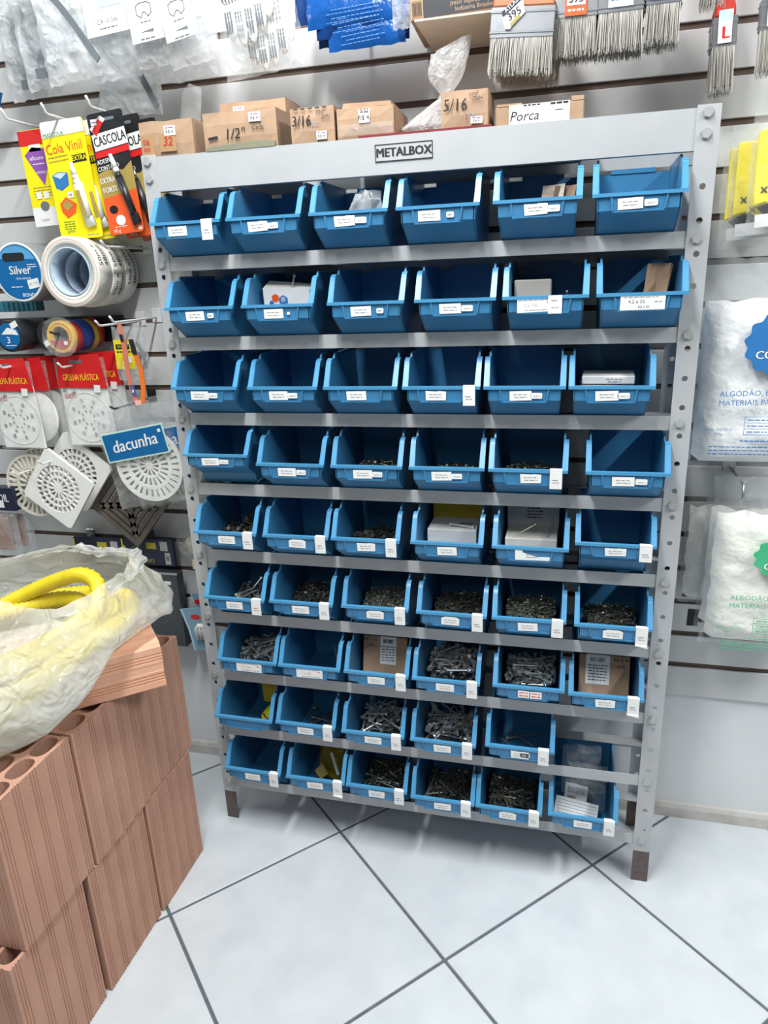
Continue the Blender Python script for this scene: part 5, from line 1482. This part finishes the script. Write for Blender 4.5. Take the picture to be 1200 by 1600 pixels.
for i, (x, z, w, h, lb) in enumerate(((-0.135, 0.519, 0.09, 0.125, 'blue edged pack with a white pipe fitting and red mark'), (-0.142, 0.545, 0.05, 0.07, 'blue edged pack with red mark, higher behind the other'))):
    t = thing('fitting_pack', lb, 'pack', (x, 0.17 + 0.04 * i, z), (0, R(-3), 0), 'blue edged fitting packs')
    mb = MB(); mb.prism([(-w * 0.5, 0), (w * 0.5, 0.006), (w * 0.5, -h), (-w * 0.27, -h), (-w * 0.34, -h * 0.5)], 0, 0.004); mb.build('card', mat('blue_grey_card', (120, 156, 176), 0.4), t)
    mb = MB(); mb.use(M_PALEBLUE); mb.prism([(-w * 0.5, 0), (-w * 0.44, 0), (-w * 0.29, -h * 0.5), (-w * 0.22, -h), (-w * 0.27, -h), (-w * 0.34, -h * 0.5)], -0.001, 0); mb.use(M_RED); mb.prism([(-0.018, -0.02), (-0.006, -0.014), (0.008, -0.018), (0.014, -0.024), (0.004, -0.03), (-0.014, -0.029)], -0.0008, 0); mb.build('print', M_RED, t)
    if i == 0:
        mb = MB(); mb.smooth = True
        for k in range(3): mb.tube([(0.0 + k * 0.011, -0.008, -0.085), (-0.001 + k * 0.011, -0.009, -0.055), (0.008 + k * 0.009, -0.009, -0.042), (0.018 + k * 0.006, -0.008, -0.05)], 0.006, 8)
        mb.build('pipe_fitting', M_WHITEP, t)
mb = MB(); mb.box(1.113, 1.137, 0.2335, 0.2349, 0.548, 0.59); mb.use(M_INK); o = mb.build('price_card', M_PAPER); tag(o, 'small white card with a black figure on the wall by cotton bags', 'card')
mb = MB(); mb.text('1', 0.024, 1.126, 0.2332, 0.569, bold=0.04); o2 = mb.build('lettering', M_INK, o)

# ------------------------------------------------------------------ cotton waste bags and yellow gloves at right
def cotton(label, x, z, y, w, h, t_, col, seed, printed, group, mcol=None):
    t = thing('cotton_bag', label, 'cotton bag', (x, y, z), group=group)
    mb = MB(); mb.smooth = True
    for sgn in (-1, 1):
        def fn(u, v):
            X = (u - 0.5) * w * 0.93; Z = -0.075 - v * (h - 0.088)
            e = max(0, 1 - (2 * u - 1) ** 4) * max(0, 1 - (2 * v - 1) ** 6)
            q = noise.noise((u * 5 + seed, v * 9, sgn)); q2 = noise.noise((u * 13 + seed, v * 19, sgn))
            return (X + 0.006 * noise.noise((v * 8, seed, u)), sgn * t_ * 0.5 * e ** 0.5 + (0.010 * q + 0.004 * q2) * e, Z + 0.012 * noise.noise((u * 7, seed, 1)) * (1 - v))
        mb.grid(16, 24, fn)
    mb.build('cotton', mcol or M_COTTON, t)
    mb = MB(); pouch(mb, w, h, t_ * 1.12, seed, 16, 22, 0.008, 0.005); mb.build('film', F_CLEARER, t)
    if printed:
        P = MB(); P.use(col)
        yf = -t_ * 0.5 - 0.016
        # cotton boll emblem
        cx, cz = 0.0075, -0.165
        n = 80
        ES = 1.0 if seed == 3 else 0.8
        P.prism([(cx + (0.064 + 0.0035 * math.sin(k * 2 * PI / n * 13)) * math.cos(2 * PI * k / n), cz + 0.012 + ES * (0.058 + 0.0035 * math.sin(k * 2 * PI / n * 13)) * math.sin(2 * PI * k / n)) for k in range(n)], yf, yf + 0.0008)
        P.prism([(cx - 0.008, cz - 0.045), (cx + 0.008, cz - 0.045), (cx + 0.004, cz - 0.075), (cx - 0.008, cz - 0.078)], yf, yf + 0.0008)
        P.text('ALGODÃO, ESTOPAS E', 0.0145, -0.0175, yf, -0.243, 0.03, bold=0.01)
        P.text('MATERIAIS PARA POLIMENTO', 0.0145, 0.0045, yf, -0.260, 0.03, bold=0.01)
        for k in range(4): P.rect(0.0075, -0.288 - k * 0.0115, 0.10, 0.0008, yf, 0.0005)
        for q in (-0.0425, 0.0075, 0.0575): P.rect(q, -0.305, 0.0008, 0.036, yf, 0.0005)
        for k in range(3):
            P.dashes(-0.0195, -0.294 - k * 0.0115, 0.036, yf, 0.002, k); P.dashes(0.0325, -0.294 - k * 0.0115, 0.036, yf, 0.002, k + 4)
        P.text('PESO LÍQUIDO', 0.0075, -0.0875, yf, -0.313); P.text('200g', 0.0075, -0.0875, yf, -0.322)
        P.dashes(-0.0075, -0.335, 0.08, yf, 0.0025, 3)
        for k in range(3): P.dashes(-0.0375, -0.347 - k * 0.007, 0.13, yf, 0.002, k + 11)
        P.use(M_PAPER).text('COTTON', 0.021, cx, yf - 0.0008, cz - 0.008, bold=0.04); P.rect(cx - 0.005, cz + 0.016, 0.022, 0.015, yf - 0.0002, 0.0006, 0.1)
        P.build('print', col, t)
cotton('clear bag of white cotton waste with blue emblem and print', 1.1925, 1.362, 0.122, 0.27, 0.40, 0.062, M_BLUEB, 3, True, 'cotton waste bags')
cotton('clear bag of white cotton waste with green emblem, front', 1.2525, 0.946, 0.112, 0.27, 0.375, 0.06, M_GREENB, 5, True, 'cotton waste bags', mat('cream_cotton', (240, 238, 230), 0.9, vary=0.04, scale=18, bump=1.0, bscale=26))
cotton('cotton waste bag second behind the green emblem bag', 1.247, 0.937, 0.17, 0.26, 0.36, 0.03, M_GREENB, 7, False, 'cotton waste bags', mat('cream_cotton', (234, 232, 222), 0.9))
cotton('cotton waste bag rearmost against the wall by the rack', 1.198, 0.93, 0.208, 0.23, 0.31, 0.02, M_GREENB, 9, False, 'cotton waste bags', mat('cream_cotton', (234, 232, 222), 0.9))
for i, (x, z, y, lb) in enumerate(((1.178, 1.605, 0.135, 'yellow net pack with black crosses and white strip, front'), (1.152, 1.592, 0.165, 'yellow net pack behind the front one at right edge'), (1.143, 1.586, 0.19, 'yellow net pack rearmost, beside the right rack post'))):
    t = thing('sponge_pack', lb, 'pack', (x, y, z), (0, R(-1.5), 0), 'yellow packs at the right edge')
    mb = MB(); pouch(mb, 0.118, 0.205, 0.024, 60 + i, 10, 14, 0.005); mb.build('film', F_CLEARER, t)
    mb = MB(); mb.prism([(-0.048, -0.03), (0.05, -0.028), (0.05, -0.165), (0.02, -0.155), (0.0, -0.165), (-0.03, -0.15), (-0.05, -0.155)], -0.007, 0.007); mb.build('yellow_sheet', M_YEL, t, bevel=0.003)
    mb = MB(); mb.use(M_PAPER); mb.rect(0.012, -0.062, 0.05, 0.012, -0.0076, 0.0006, 0.5); mb.rect(0.0, -0.178, 0.09, 0.022, -0.006, 0.0006, 0.05)
    mb.use(M_LIGHTG)
    for a, b in ((0.0, -0.092), (0.035, -0.1)): mb.prism([(a - 0.016, b), (a, b + 0.012), (a + 0.016, b), (a, b - 0.016)], -0.0078, -0.007)
    mb.use(M_BLACK)
    for a, b in ((-0.008, -0.108), (-0.034, -0.128), (-0.018, -0.146), (0.022, -0.126), (0.04, -0.115)):
        for sg in (0.8, -0.8): mb.rect(a, b, 0.014, 0.0025, -0.0078, 0.0006, sg)
    mb.prism([(-0.044, -0.156), (-0.02, -0.15), (0.03, -0.158), (0.034, -0.166), (-0.03, -0.17)], -0.0062, -0.004)
    mb.build('print', M_PAPER, t)

# ------------------------------------------------------------------ paint brushes
def brush(label, x, z, y, w, L, hm, roll=0.0, badge=None, group='wide paint brushes', th=0.022, bl=0.060, tag_=False):
    """brush hanging bristles down, origin at the bristle tips' centre"""
    t = thing('paint_brush', label, 'brush', (x, y, z), (0, R(roll), 0), group)
    fz = bl
    mb = MB(); mb.box(-w / 2, w / 2, -th / 2, th / 2, fz, fz + 0.046)
    for k in (0.006, 0.036): mb.box(-w / 2 - 0.0012, w / 2 + 0.0012, -th / 2 - 0.0014, th / 2 + 0.0014, fz + k, fz + k + 0.004)
    mb.build('ferrule', M_FERR, t, bevel=0.0012)
    hz = fz + 0.046
    hw = w / 2 - 0.003
    mb = MB(); prof = [(-hw, hz), (hw, hz), (hw, hz + 0.012), (hw * 0.72, hz + 0.034), (hw * 0.34, hz + 0.055), (max(0.009, hw * 0.22), hz + 0.085), (max(0.012, hw * 0.28), hz + L), (-max(0.012, hw * 0.28), hz + L), (-max(0.009, hw * 0.22), hz + 0.085), (-hw * 0.34, hz + 0.055), (-hw * 0.72, hz + 0.034), (-hw, hz + 0.012)]
    mb.prism(prof, -th * 0.36, th * 0.36); mb.build('handle', hm, t, bevel=0.003)
    rnd = random.Random(int(x * 1000))
    mb = MB(); n = int(w / 0.0015)
    for ly in range(5):
        yy = (-0.5 + ly / 4) * th * 0.9
        for k in range(n):
            xx = (k + rnd.random()) / n * (w - 0.003) - (w - 0.003) / 2
            r_ = rnd.uniform(0.00045, 0.0008); ex = xx * 1.04 + rnd.uniform(-0.007, 0.007) * (rnd.random() ** 2); ey = yy + rnd.uniform(-0.004, 0.002); ez = rnd.uniform(0, 0.009)
            mb.add([(xx - r_, yy, fz + 0.001), (xx + r_, yy, fz + 0.001), (xx, yy + r_ * 1.6, fz + 0.001), (ex - r_ * 0.5, ey, ez), (ex + r_ * 0.5, ey, ez), (ex, ey + r_, ez)], [(0, 1, 4, 3), (1, 2, 5, 4), (2, 0, 3, 5), (3, 4, 5)])
    mb.build('bristles', M_BRIS, t)['kind'] = 'stuff'
    mb = MB(); mb.box(-w / 2 + 0.003, w / 2 - 0.003, -th * 0.36, th * 0.36, 0.012, fz); mb.build('bristle_core', M_BRISD, t)
    if badge == 'tilt':
        mb = MB(); mb.use(M_PAPER).prism([(-0.034, 0.088), (-0.002, 0.118), (0.004, 0.094), (-0.02, 0.070), (-0.028, 0.070)], -th / 2 - 0.0035, -th / 2 - 0.0022); mb.use(M_NAVY).prism([(-0.036, 0.094), (-0.006, 0.120), (-0.004, 0.112), (-0.032, 0.088)], -th / 2 - 0.0042, -th / 2 - 0.0035); mb.use(M_PAPER).text('ATLAS', 0.009, -0.02, -th / 2 - 0.0047, 0.104, 0.72, bold=0.03); mb.use(M_NAVY).text('395', 0.0165, -0.014, -th / 2 - 0.0041, 0.092, 0.55, bold=0.03); mb.use(M_GOLD).prism([(-0.02, 0.078), (-0.006, 0.092), (-0.003, 0.088), (-0.018, 0.073)], -th / 2 - 0.0042, -th / 2 - 0.0035); mb.build('maker_badge', M_PAPER, t)
    elif badge == '395':
        mb = MB(); mb.use(M_ORANGE).rect(0.0, fz + 0.022, 0.036, 0.04, -th / 2 - 0.0018, 0.0008); mb.use(M_PAPER).rect(0.0, fz + 0.026, 0.030, 0.018, -th / 2 - 0.0026, 0.0006); mb.use(M_NAVY).text('395', 0.0165, 0.0, -th / 2 - 0.0038, fz + 0.026, bold=0.03); mb.use(M_PAPER).dashes(0, fz + 0.01, 0.026, -th / 2 - 0.0026, 0.003, 4); mb.build('maker_badge', M_ORANGE, t)
    elif badge == 'white':
        mb = MB(); mb.use(M_PAPER).rect(0.0, fz + 0.022, 0.04, 0.03, -th / 2 - 0.0018, 0.0008); mb.use(M_BLUEB); [mb.dashes(0, fz + 0.032 - 0.005 * k, 0.032, -th / 2 - 0.0026, 0.0016, k) for k in range(4)]; mb.build('maker_badge', M_PAPER, t)
    elif badge == 'red':
        mb = MB(); mb.use(M_PAPER).rect(0, fz + 0.03, 0.022, 0.05, -th / 2 - 0.0018, 0.0008); mb.use(M_RED).text('L', 0.026, 0.001, -th / 2 - 0.003, fz + 0.02, bold=0.05); mb.use(M_PALEBLUE).rect(0.001, fz + 0.047, 0.022, 0.016, -th / 2 - 0.0022, 0.0006); mb.build('maker_badge', M_PAPER, t)
    if tag_:
        mb = MB(); mb.rect(0.004, hz + 0.03, 0.018, 0.016, -th * 0.36 - 0.0002, 0.0008); mb.build('price_tag', M_PAPER, t)
brush('wide brush with orange wood handle and tilted badge, front left', 0.714, 1.676, 0.045, 0.108, 0.12, M_WOOD, 4.0, 'tilt', tag_=True, bl=0.058)
brush('wide brush second behind the tilted badge brush', 0.722, 1.674, 0.085, 0.108, 0.12, M_WOOD, 3.0, bl=0.058)
brush('wide brush third behind the tilted badge brush', 0.726, 1.674, 0.125, 0.108, 0.12, M_WOOD, 3.0, bl=0.058)
brush('wide brush with orange square badge, second in the row', 0.806, 1.700, 0.068, 0.072, 0.12, M_WOOD, 1.0, '395')
brush('wide brush behind the orange badge brush', 0.810, 1.698, 0.105, 0.072, 0.12, M_WOOD, 1.0)
brush('wide brush with white paper badge, third in the row', 0.880, 1.700, 0.068, 0.074, 0.12, M_WOOD, 0.0, 'white')
brush('wide brush behind the white badge brush', 0.884, 1.698, 0.105, 0.074, 0.12, M_WOOD, 0.0)
brush('wide brush nearest the right end of the row', 0.948, 1.704, 0.068, 0.056, 0.12, M_WOOD, 0.0, 'white')
brush('wide brush second behind the one at the right row end', 0.952, 1.703, 0.105, 0.056, 0.12, M_WOOD, 0.0)
brush('small brush cut by the top edge, between wide and red brushes', 1.034, 1.768, 0.15, 0.044, 0.10, M_REDWOOD, 0.0, None, 'narrow paint brushes', 0.014, 0.06)
brush('narrow red handled brush hanging above the right rack post', 1.062, 1.640, 0.15, 0.040, 0.12, M_REDWOOD, -2.0, 'red', 'narrow paint brushes', 0.016, 0.072)
brush('narrow red handled brush behind the front one at right', 1.064, 1.640, 0.185, 0.040, 0.12, M_REDWOOD, -2.0, None, 'narrow paint brushes', 0.016, 0.072)
brush('narrow red handled brush cut by the right picture edge', 1.138, 1.658, 0.15, 0.044, 0.12, M_REDWOOD, -2.0, 'red', 'narrow paint brushes', 0.016, 0.072)

# ------------------------------------------------------------------ top row: goggles, gloves, blue packets, carton
def goggle_pack(label, x, z, y, w, h, roll, seed, kind):
    t = thing('goggles_pack', label, 'goggles', (x, y, z), (0, R(roll), 0), 'bagged goggles along the top')
    mb = MB(); pouch(mb, w, h, 0.034, seed, 12, 16, 0.013, 0.007); mb.build('film', film('goggle_bag_film', (248, 250, 252), clear=0.46, vary=0.26, scale=18, bump=0.9, bscale=26), t)
    if kind == 'strap':
        mb = MB()
        pts = [(-0.03 + 0.012 * k, -0.019, -0.02 - 0.17 * (k / 9) ** 1.6 + 0.02 * (k / 9) ** 4) for k in range(10)]
        for a, b in zip(pts, pts[1:]): mb.add([(a[0], a[1], a[2]), (a[0] - 0.010, a[1], a[2] - 0.008), (b[0] - 0.010, b[1], b[2] - 0.008), (b[0], b[1], b[2]), (a[0], a[1] + 0.002, a[2]), (a[0] - 0.010, a[1] + 0.002, a[2] - 0.008), (b[0] - 0.010, b[1] + 0.002, b[2] - 0.008), (b[0], b[1] + 0.002, b[2])], [(0, 1, 2, 3), (4, 7, 6, 5), (0, 3, 7, 4), (1, 5, 6, 2)])
        mb.build('strap', M_DGREY, t)
    if kind == 'dark':
        mb = MB(); mb.prism([(-0.04, -0.02), (-0.012, 0.0), (0.0, -0.15), (0.03, -h + 0.02), (-0.02, -h + 0.03), (-0.04, -h + 0.06)], 0.004, 0.010); mb.prism([(-0.02, -h + 0.035), (0.03, -h + 0.03), (0.036, -h + 0.012), (-0.02, -h + 0.016)], -0.02, -0.018); mb.build('strap', M_DGREY, t)
    mb = MB(); mb.smooth = True
    def fn(u, v):
        a = (u - 0.5) * 2.6
        return (0.062 * math.sin(a) * (1 - 0.1 * v), 0.012 - 0.02 * math.cos(a), -h * 0.42 - v * 0.07 * (1 - 0.5 * math.exp(-(a / 0.3) ** 2) * v))
    mb.grid(18, 8, fn); mb.build('lens', film('lens_clear', (220, 228, 234), clear=0.6, vary=0.05, bump=0.05), t)
    if kind == 'print':
        mb = MB(); mb.use(M_PAPER).box(-0.036, 0.034, -0.0315, -0.0305, -h * 0.78, -0.01)
        mb.use(M_DGREY)
        gl = [(-0.016, 0.008), (-0.008, 0.012), (0.008, 0.012), (0.016, 0.008), (0.016, -0.006), (0.008, -0.012), (0.002, -0.004), (-0.002, -0.004), (-0.008, -0.012), (-0.016, -0.006)]
        cz = -h * 0.46
        for a, b in zip(gl, gl[1:] + gl[:1]):
            d = Vector((b[0] - a[0], b[1] - a[1])); m = ((a[0] + b[0]) / 2, cz + (a[1] + b[1]) / 2); mb.rect(m[0], m[1], d.length + 0.001, 0.0016, -0.0315, 0.0005, math.atan2(d.y, d.x))
        mb.dashes(0, cz - 0.02, 0.022, -0.0316, 0.002, 3); mb.prism([(-0.014, cz - 0.036), (0.014, cz - 0.033), (0.014, cz - 0.039), (0.0, cz - 0.037)], -0.032, -0.0314); mb.dashes(0, cz - 0.048, 0.034, -0.0316, 0.0025, 5)
        mb.build('card_insert', M_PAPER, t)
    if kind == 'label':
        mb = MB(); mb.use(M_PAPER).box(-0.05, 0.05, -0.0315, -0.0305, -h * 0.62, -0.01); mb.use(M_PALEBLUE).rect(0.01, -h * 0.28, 0.05, 0.034, -0.0314, 0.0006); mb.use(M_DGREY).text("CA 10.346", 0.011, 0.0, -0.0318, -h * 0.5, bold=0.005); mb.dashes(0, -h * 0.56, 0.04, -0.0316, 0.002, 3); mb.build('card_insert', M_PAPER, t)
goggle_pack('bagged goggles with dark strap, leftmost along the top', -0.292, 1.955, 0.115, 0.115, 0.19, -6, 71, 'dark')
goggle_pack('bagged goggles with a curved grey strap, second along the top', -0.210, 1.958, 0.085, 0.125, 0.195, -5, 72, 'strap')
goggle_pack('bagged goggles with pale blue label, third along the top', -0.098, 1.948, 0.10, 0.14, 0.185, -4, 73, 'label')
goggle_pack('bagged goggles with printed white card, fourth along the top', -0.008, 1.936, 0.085, 0.10, 0.165, -5, 74, 'print')
goggle_pack('bagged goggles with printed white card, next to the gloves', 0.062, 1.925, 0.075, 0.105, 0.16, -9, 75, 'print')
goggle_pack('bagged goggles behind the others, hanging lowest over the cartons', -0.105, 1.89, 0.15, 0.15, 0.185, 3, 76, 'strap')
goggle_pack('bagged goggles behind at far left along the top', -0.36, 1.95, 0.16, 0.13, 0.19, -4, 77, 'dark')
goggle_pack('bagged goggles behind the printed cards along the top', 0.02, 1.905, 0.14, 0.15, 0.15, -2, 78, 'label')
t = thing('glove_pack', 'clear bag of white knitted gloves with grey rubber dots', 'gloves', (0.205, 0.10, 1.915), (0, R(-5), 0))
mb = MB(); pouch(mb, 0.165, 0.175, 0.04, 80, 12, 14, 0.009); mb.build('film', F_CLEAR, t)
def glove(x, z, y, s, nm):
    fing = []
    for k in range(4):
        fx = x + (-0.030 + 0.021 * k) * s
        ln = (0.050, 0.062, 0.058, 0.044)[k] * s
        fing.append((fx, ln))
    mb = MB(); mb.smooth = True
    def ell(cx, cz, rx, rz, ry):
        def fn(u, v):
            a = u * 2 * PI; b = (v - 0.5) * PI
            return (cx + rx * math.cos(a) * math.cos(b), y + ry * math.sin(a) * math.cos(b), cz + rz * math.sin(b))
        mb.grid(14, 9, fn, wrap=True)
    ell(x, z + 0.03 * s, 0.046 * s, 0.048 * s, 0.010)
    for fx, ln in fing: ell(fx, z - ln * 0.5, 0.0118 * s, ln * 0.66, 0.0085)
    ell(x + 0.05 * s, z + 0.004 * s, 0.012 * s, 0.036 * s, 0.008)
    g = mb.build('glove', M_GLOVE, t)
    mb = MB()
    for fx, ln in fing:
        for a in range(3):
            for b in range(3): mb.rect(fx + (a - 1) * 0.0052 * s, z - ln * 0.25 - b * 0.0065, 0.003, 0.004, y - 0.0085, 0.0012)
        for a in range(3): mb.rect(fx + (a - 1) * 0.0052 * s, z - ln * 0.74, 0.0032, 0.020 * s, y - 0.0078, 0.0025)
    for a in range(12):
        for b in range(6): mb.rect(x + (a - 5.5) * 0.0066 * s, z + 0.008 + b * 0.009 * s, 0.003, 0.0045, y - 0.0092, 0.0012)
    d = mb.build('rubber_dots', M_DOT, g); d['kind'] = 'stuff'
glove(-0.02, -0.055, -0.012, 1.0, 'glove'); glove(0.012, -0.098, 0.004, 1.0, 'glove')
for i in range(6):
    x0, z0 = 0.415 + (0.012, -0.006, 0.0, 0.004, 0.0, -0.022)[i], 1.766 + (0.0, 0.010, 0.018, 0.022, 0.036, 0.048)[i]
    t = thing('blue_packet', 'shiny blue plastic packet, %s of six in the hanging stack' % ('lowest' if i == 0 else ORD[i] + ' from bottom' if i < 5 else 'topmost'), 'packet', (x0, 0.105 + 0.016 * (i % 3) - (0.02 if i > 3 else 0.0), z0), (R(-4), R(1.5 * (i % 3) - 1), 0), 'blue packets hanging in a stack')
    w = (0.15, 0.165, 0.175, 0.18, 0.205, 0.22)[i]
    mb = MB(); mb.smooth = True
    for sgn in (-1, 1):
        def fn(u, v):
            e = (1 - (2 * u - 1) ** 6) * (1 - (2 * v - 1) ** 4)
            return ((u - 0.5) * w + 0.003 * noise.noise((v * 9, i, 1)), sgn * 0.008 * e ** 0.5 + 0.004 * noise.noise((u * 6, v * 5, i + sgn)) * e, v * 0.10 + 0.003 * noise.noise((u * 7, i, 4)))
        mb.grid(12, 8, fn)
    mb.build('packet', M_BLUEPK if i % 2 == 0 else M_BLUEPD, t)
    mb = MB(); mb.use(mat('mid_blue_print', (84, 130, 190), 0.4))
    for k in range(4): mb.dashes(0.01 * (k % 2) - 0.01, 0.008 + k * 0.007, w * 0.5, -0.0105, 0.0011, i * 7 + k, 0.05)
    mb.build('lettering', M_PALEBLUE, t)
hook(0.40, G(18), 0.014, 'wire hook holding the stack of blue packets', 0.10)
t = thing('cardboard_box', 'brown carton with black printed band, cut by the top edge', 'box', (0.605, 0.06, 1.787), (0, R(-2.0), R(2)))
mb = MB(); mb.box(-0.084, 0.09, 0, 0.165, 0, 0.09); mb.build('carton', M_CARD, t, bevel=0.002)
mb = MB(); mb.use(M_BLACKP).box(-0.06, 0.0895, -0.0006, 0.0002, 0.002, 0.03); mb.use(M_CARD).text('peso líquido 2,5 kg', 0.011, 0.03, -0.001, 0.019, bold=0.005); mb.text('Indústria Brasileira', 0.010, 0.034, -0.001, 0.009, bold=0.005); mb.use(M_CARDD).rect(-0.071, 0.016, 0.018, 0.028, -0.0001, 0.0006); mb.use(M_INK)
for k in range(7): mb.rect(-0.078 + k * 0.0024, 0.017, 0.0011, 0.02, -0.0008, 0.0003)
mb.build('print', M_BLACKP, t)
mb = MB(); mb.box(0.53, 0.69, 0.05, 0.2345, 1.7815, 1.7845); o = mb.build('wall_shelf', mat('beige_shelf', (226, 212, 188), 0.6)); tag(o, 'thin beige shelf plate under the black banded carton', 'shelf')
t = thing('clear_packet', 'small clear bag corner hanging between blue packets and the carton', 'packet', (0.508, 0.075, 1.845))
mb = MB(); pouch(mb, 0.045, 0.065, 0.01, 91, 8, 8, 0.006); mb.build('film', F_CLEAR, t)
t = thing('blue_packet', 'small blue tool corner at the far left edge near the goggles', 'packet', (-0.455, 0.14, 1.755), (0, R(24), 0))
mb = MB(); mb.prism([(-0.02, -0.03), (0.012, -0.012), (0.014, 0.03), (-0.02, 0.03)], 0, 0.012); mb.build('packet', M_TEALB, t)
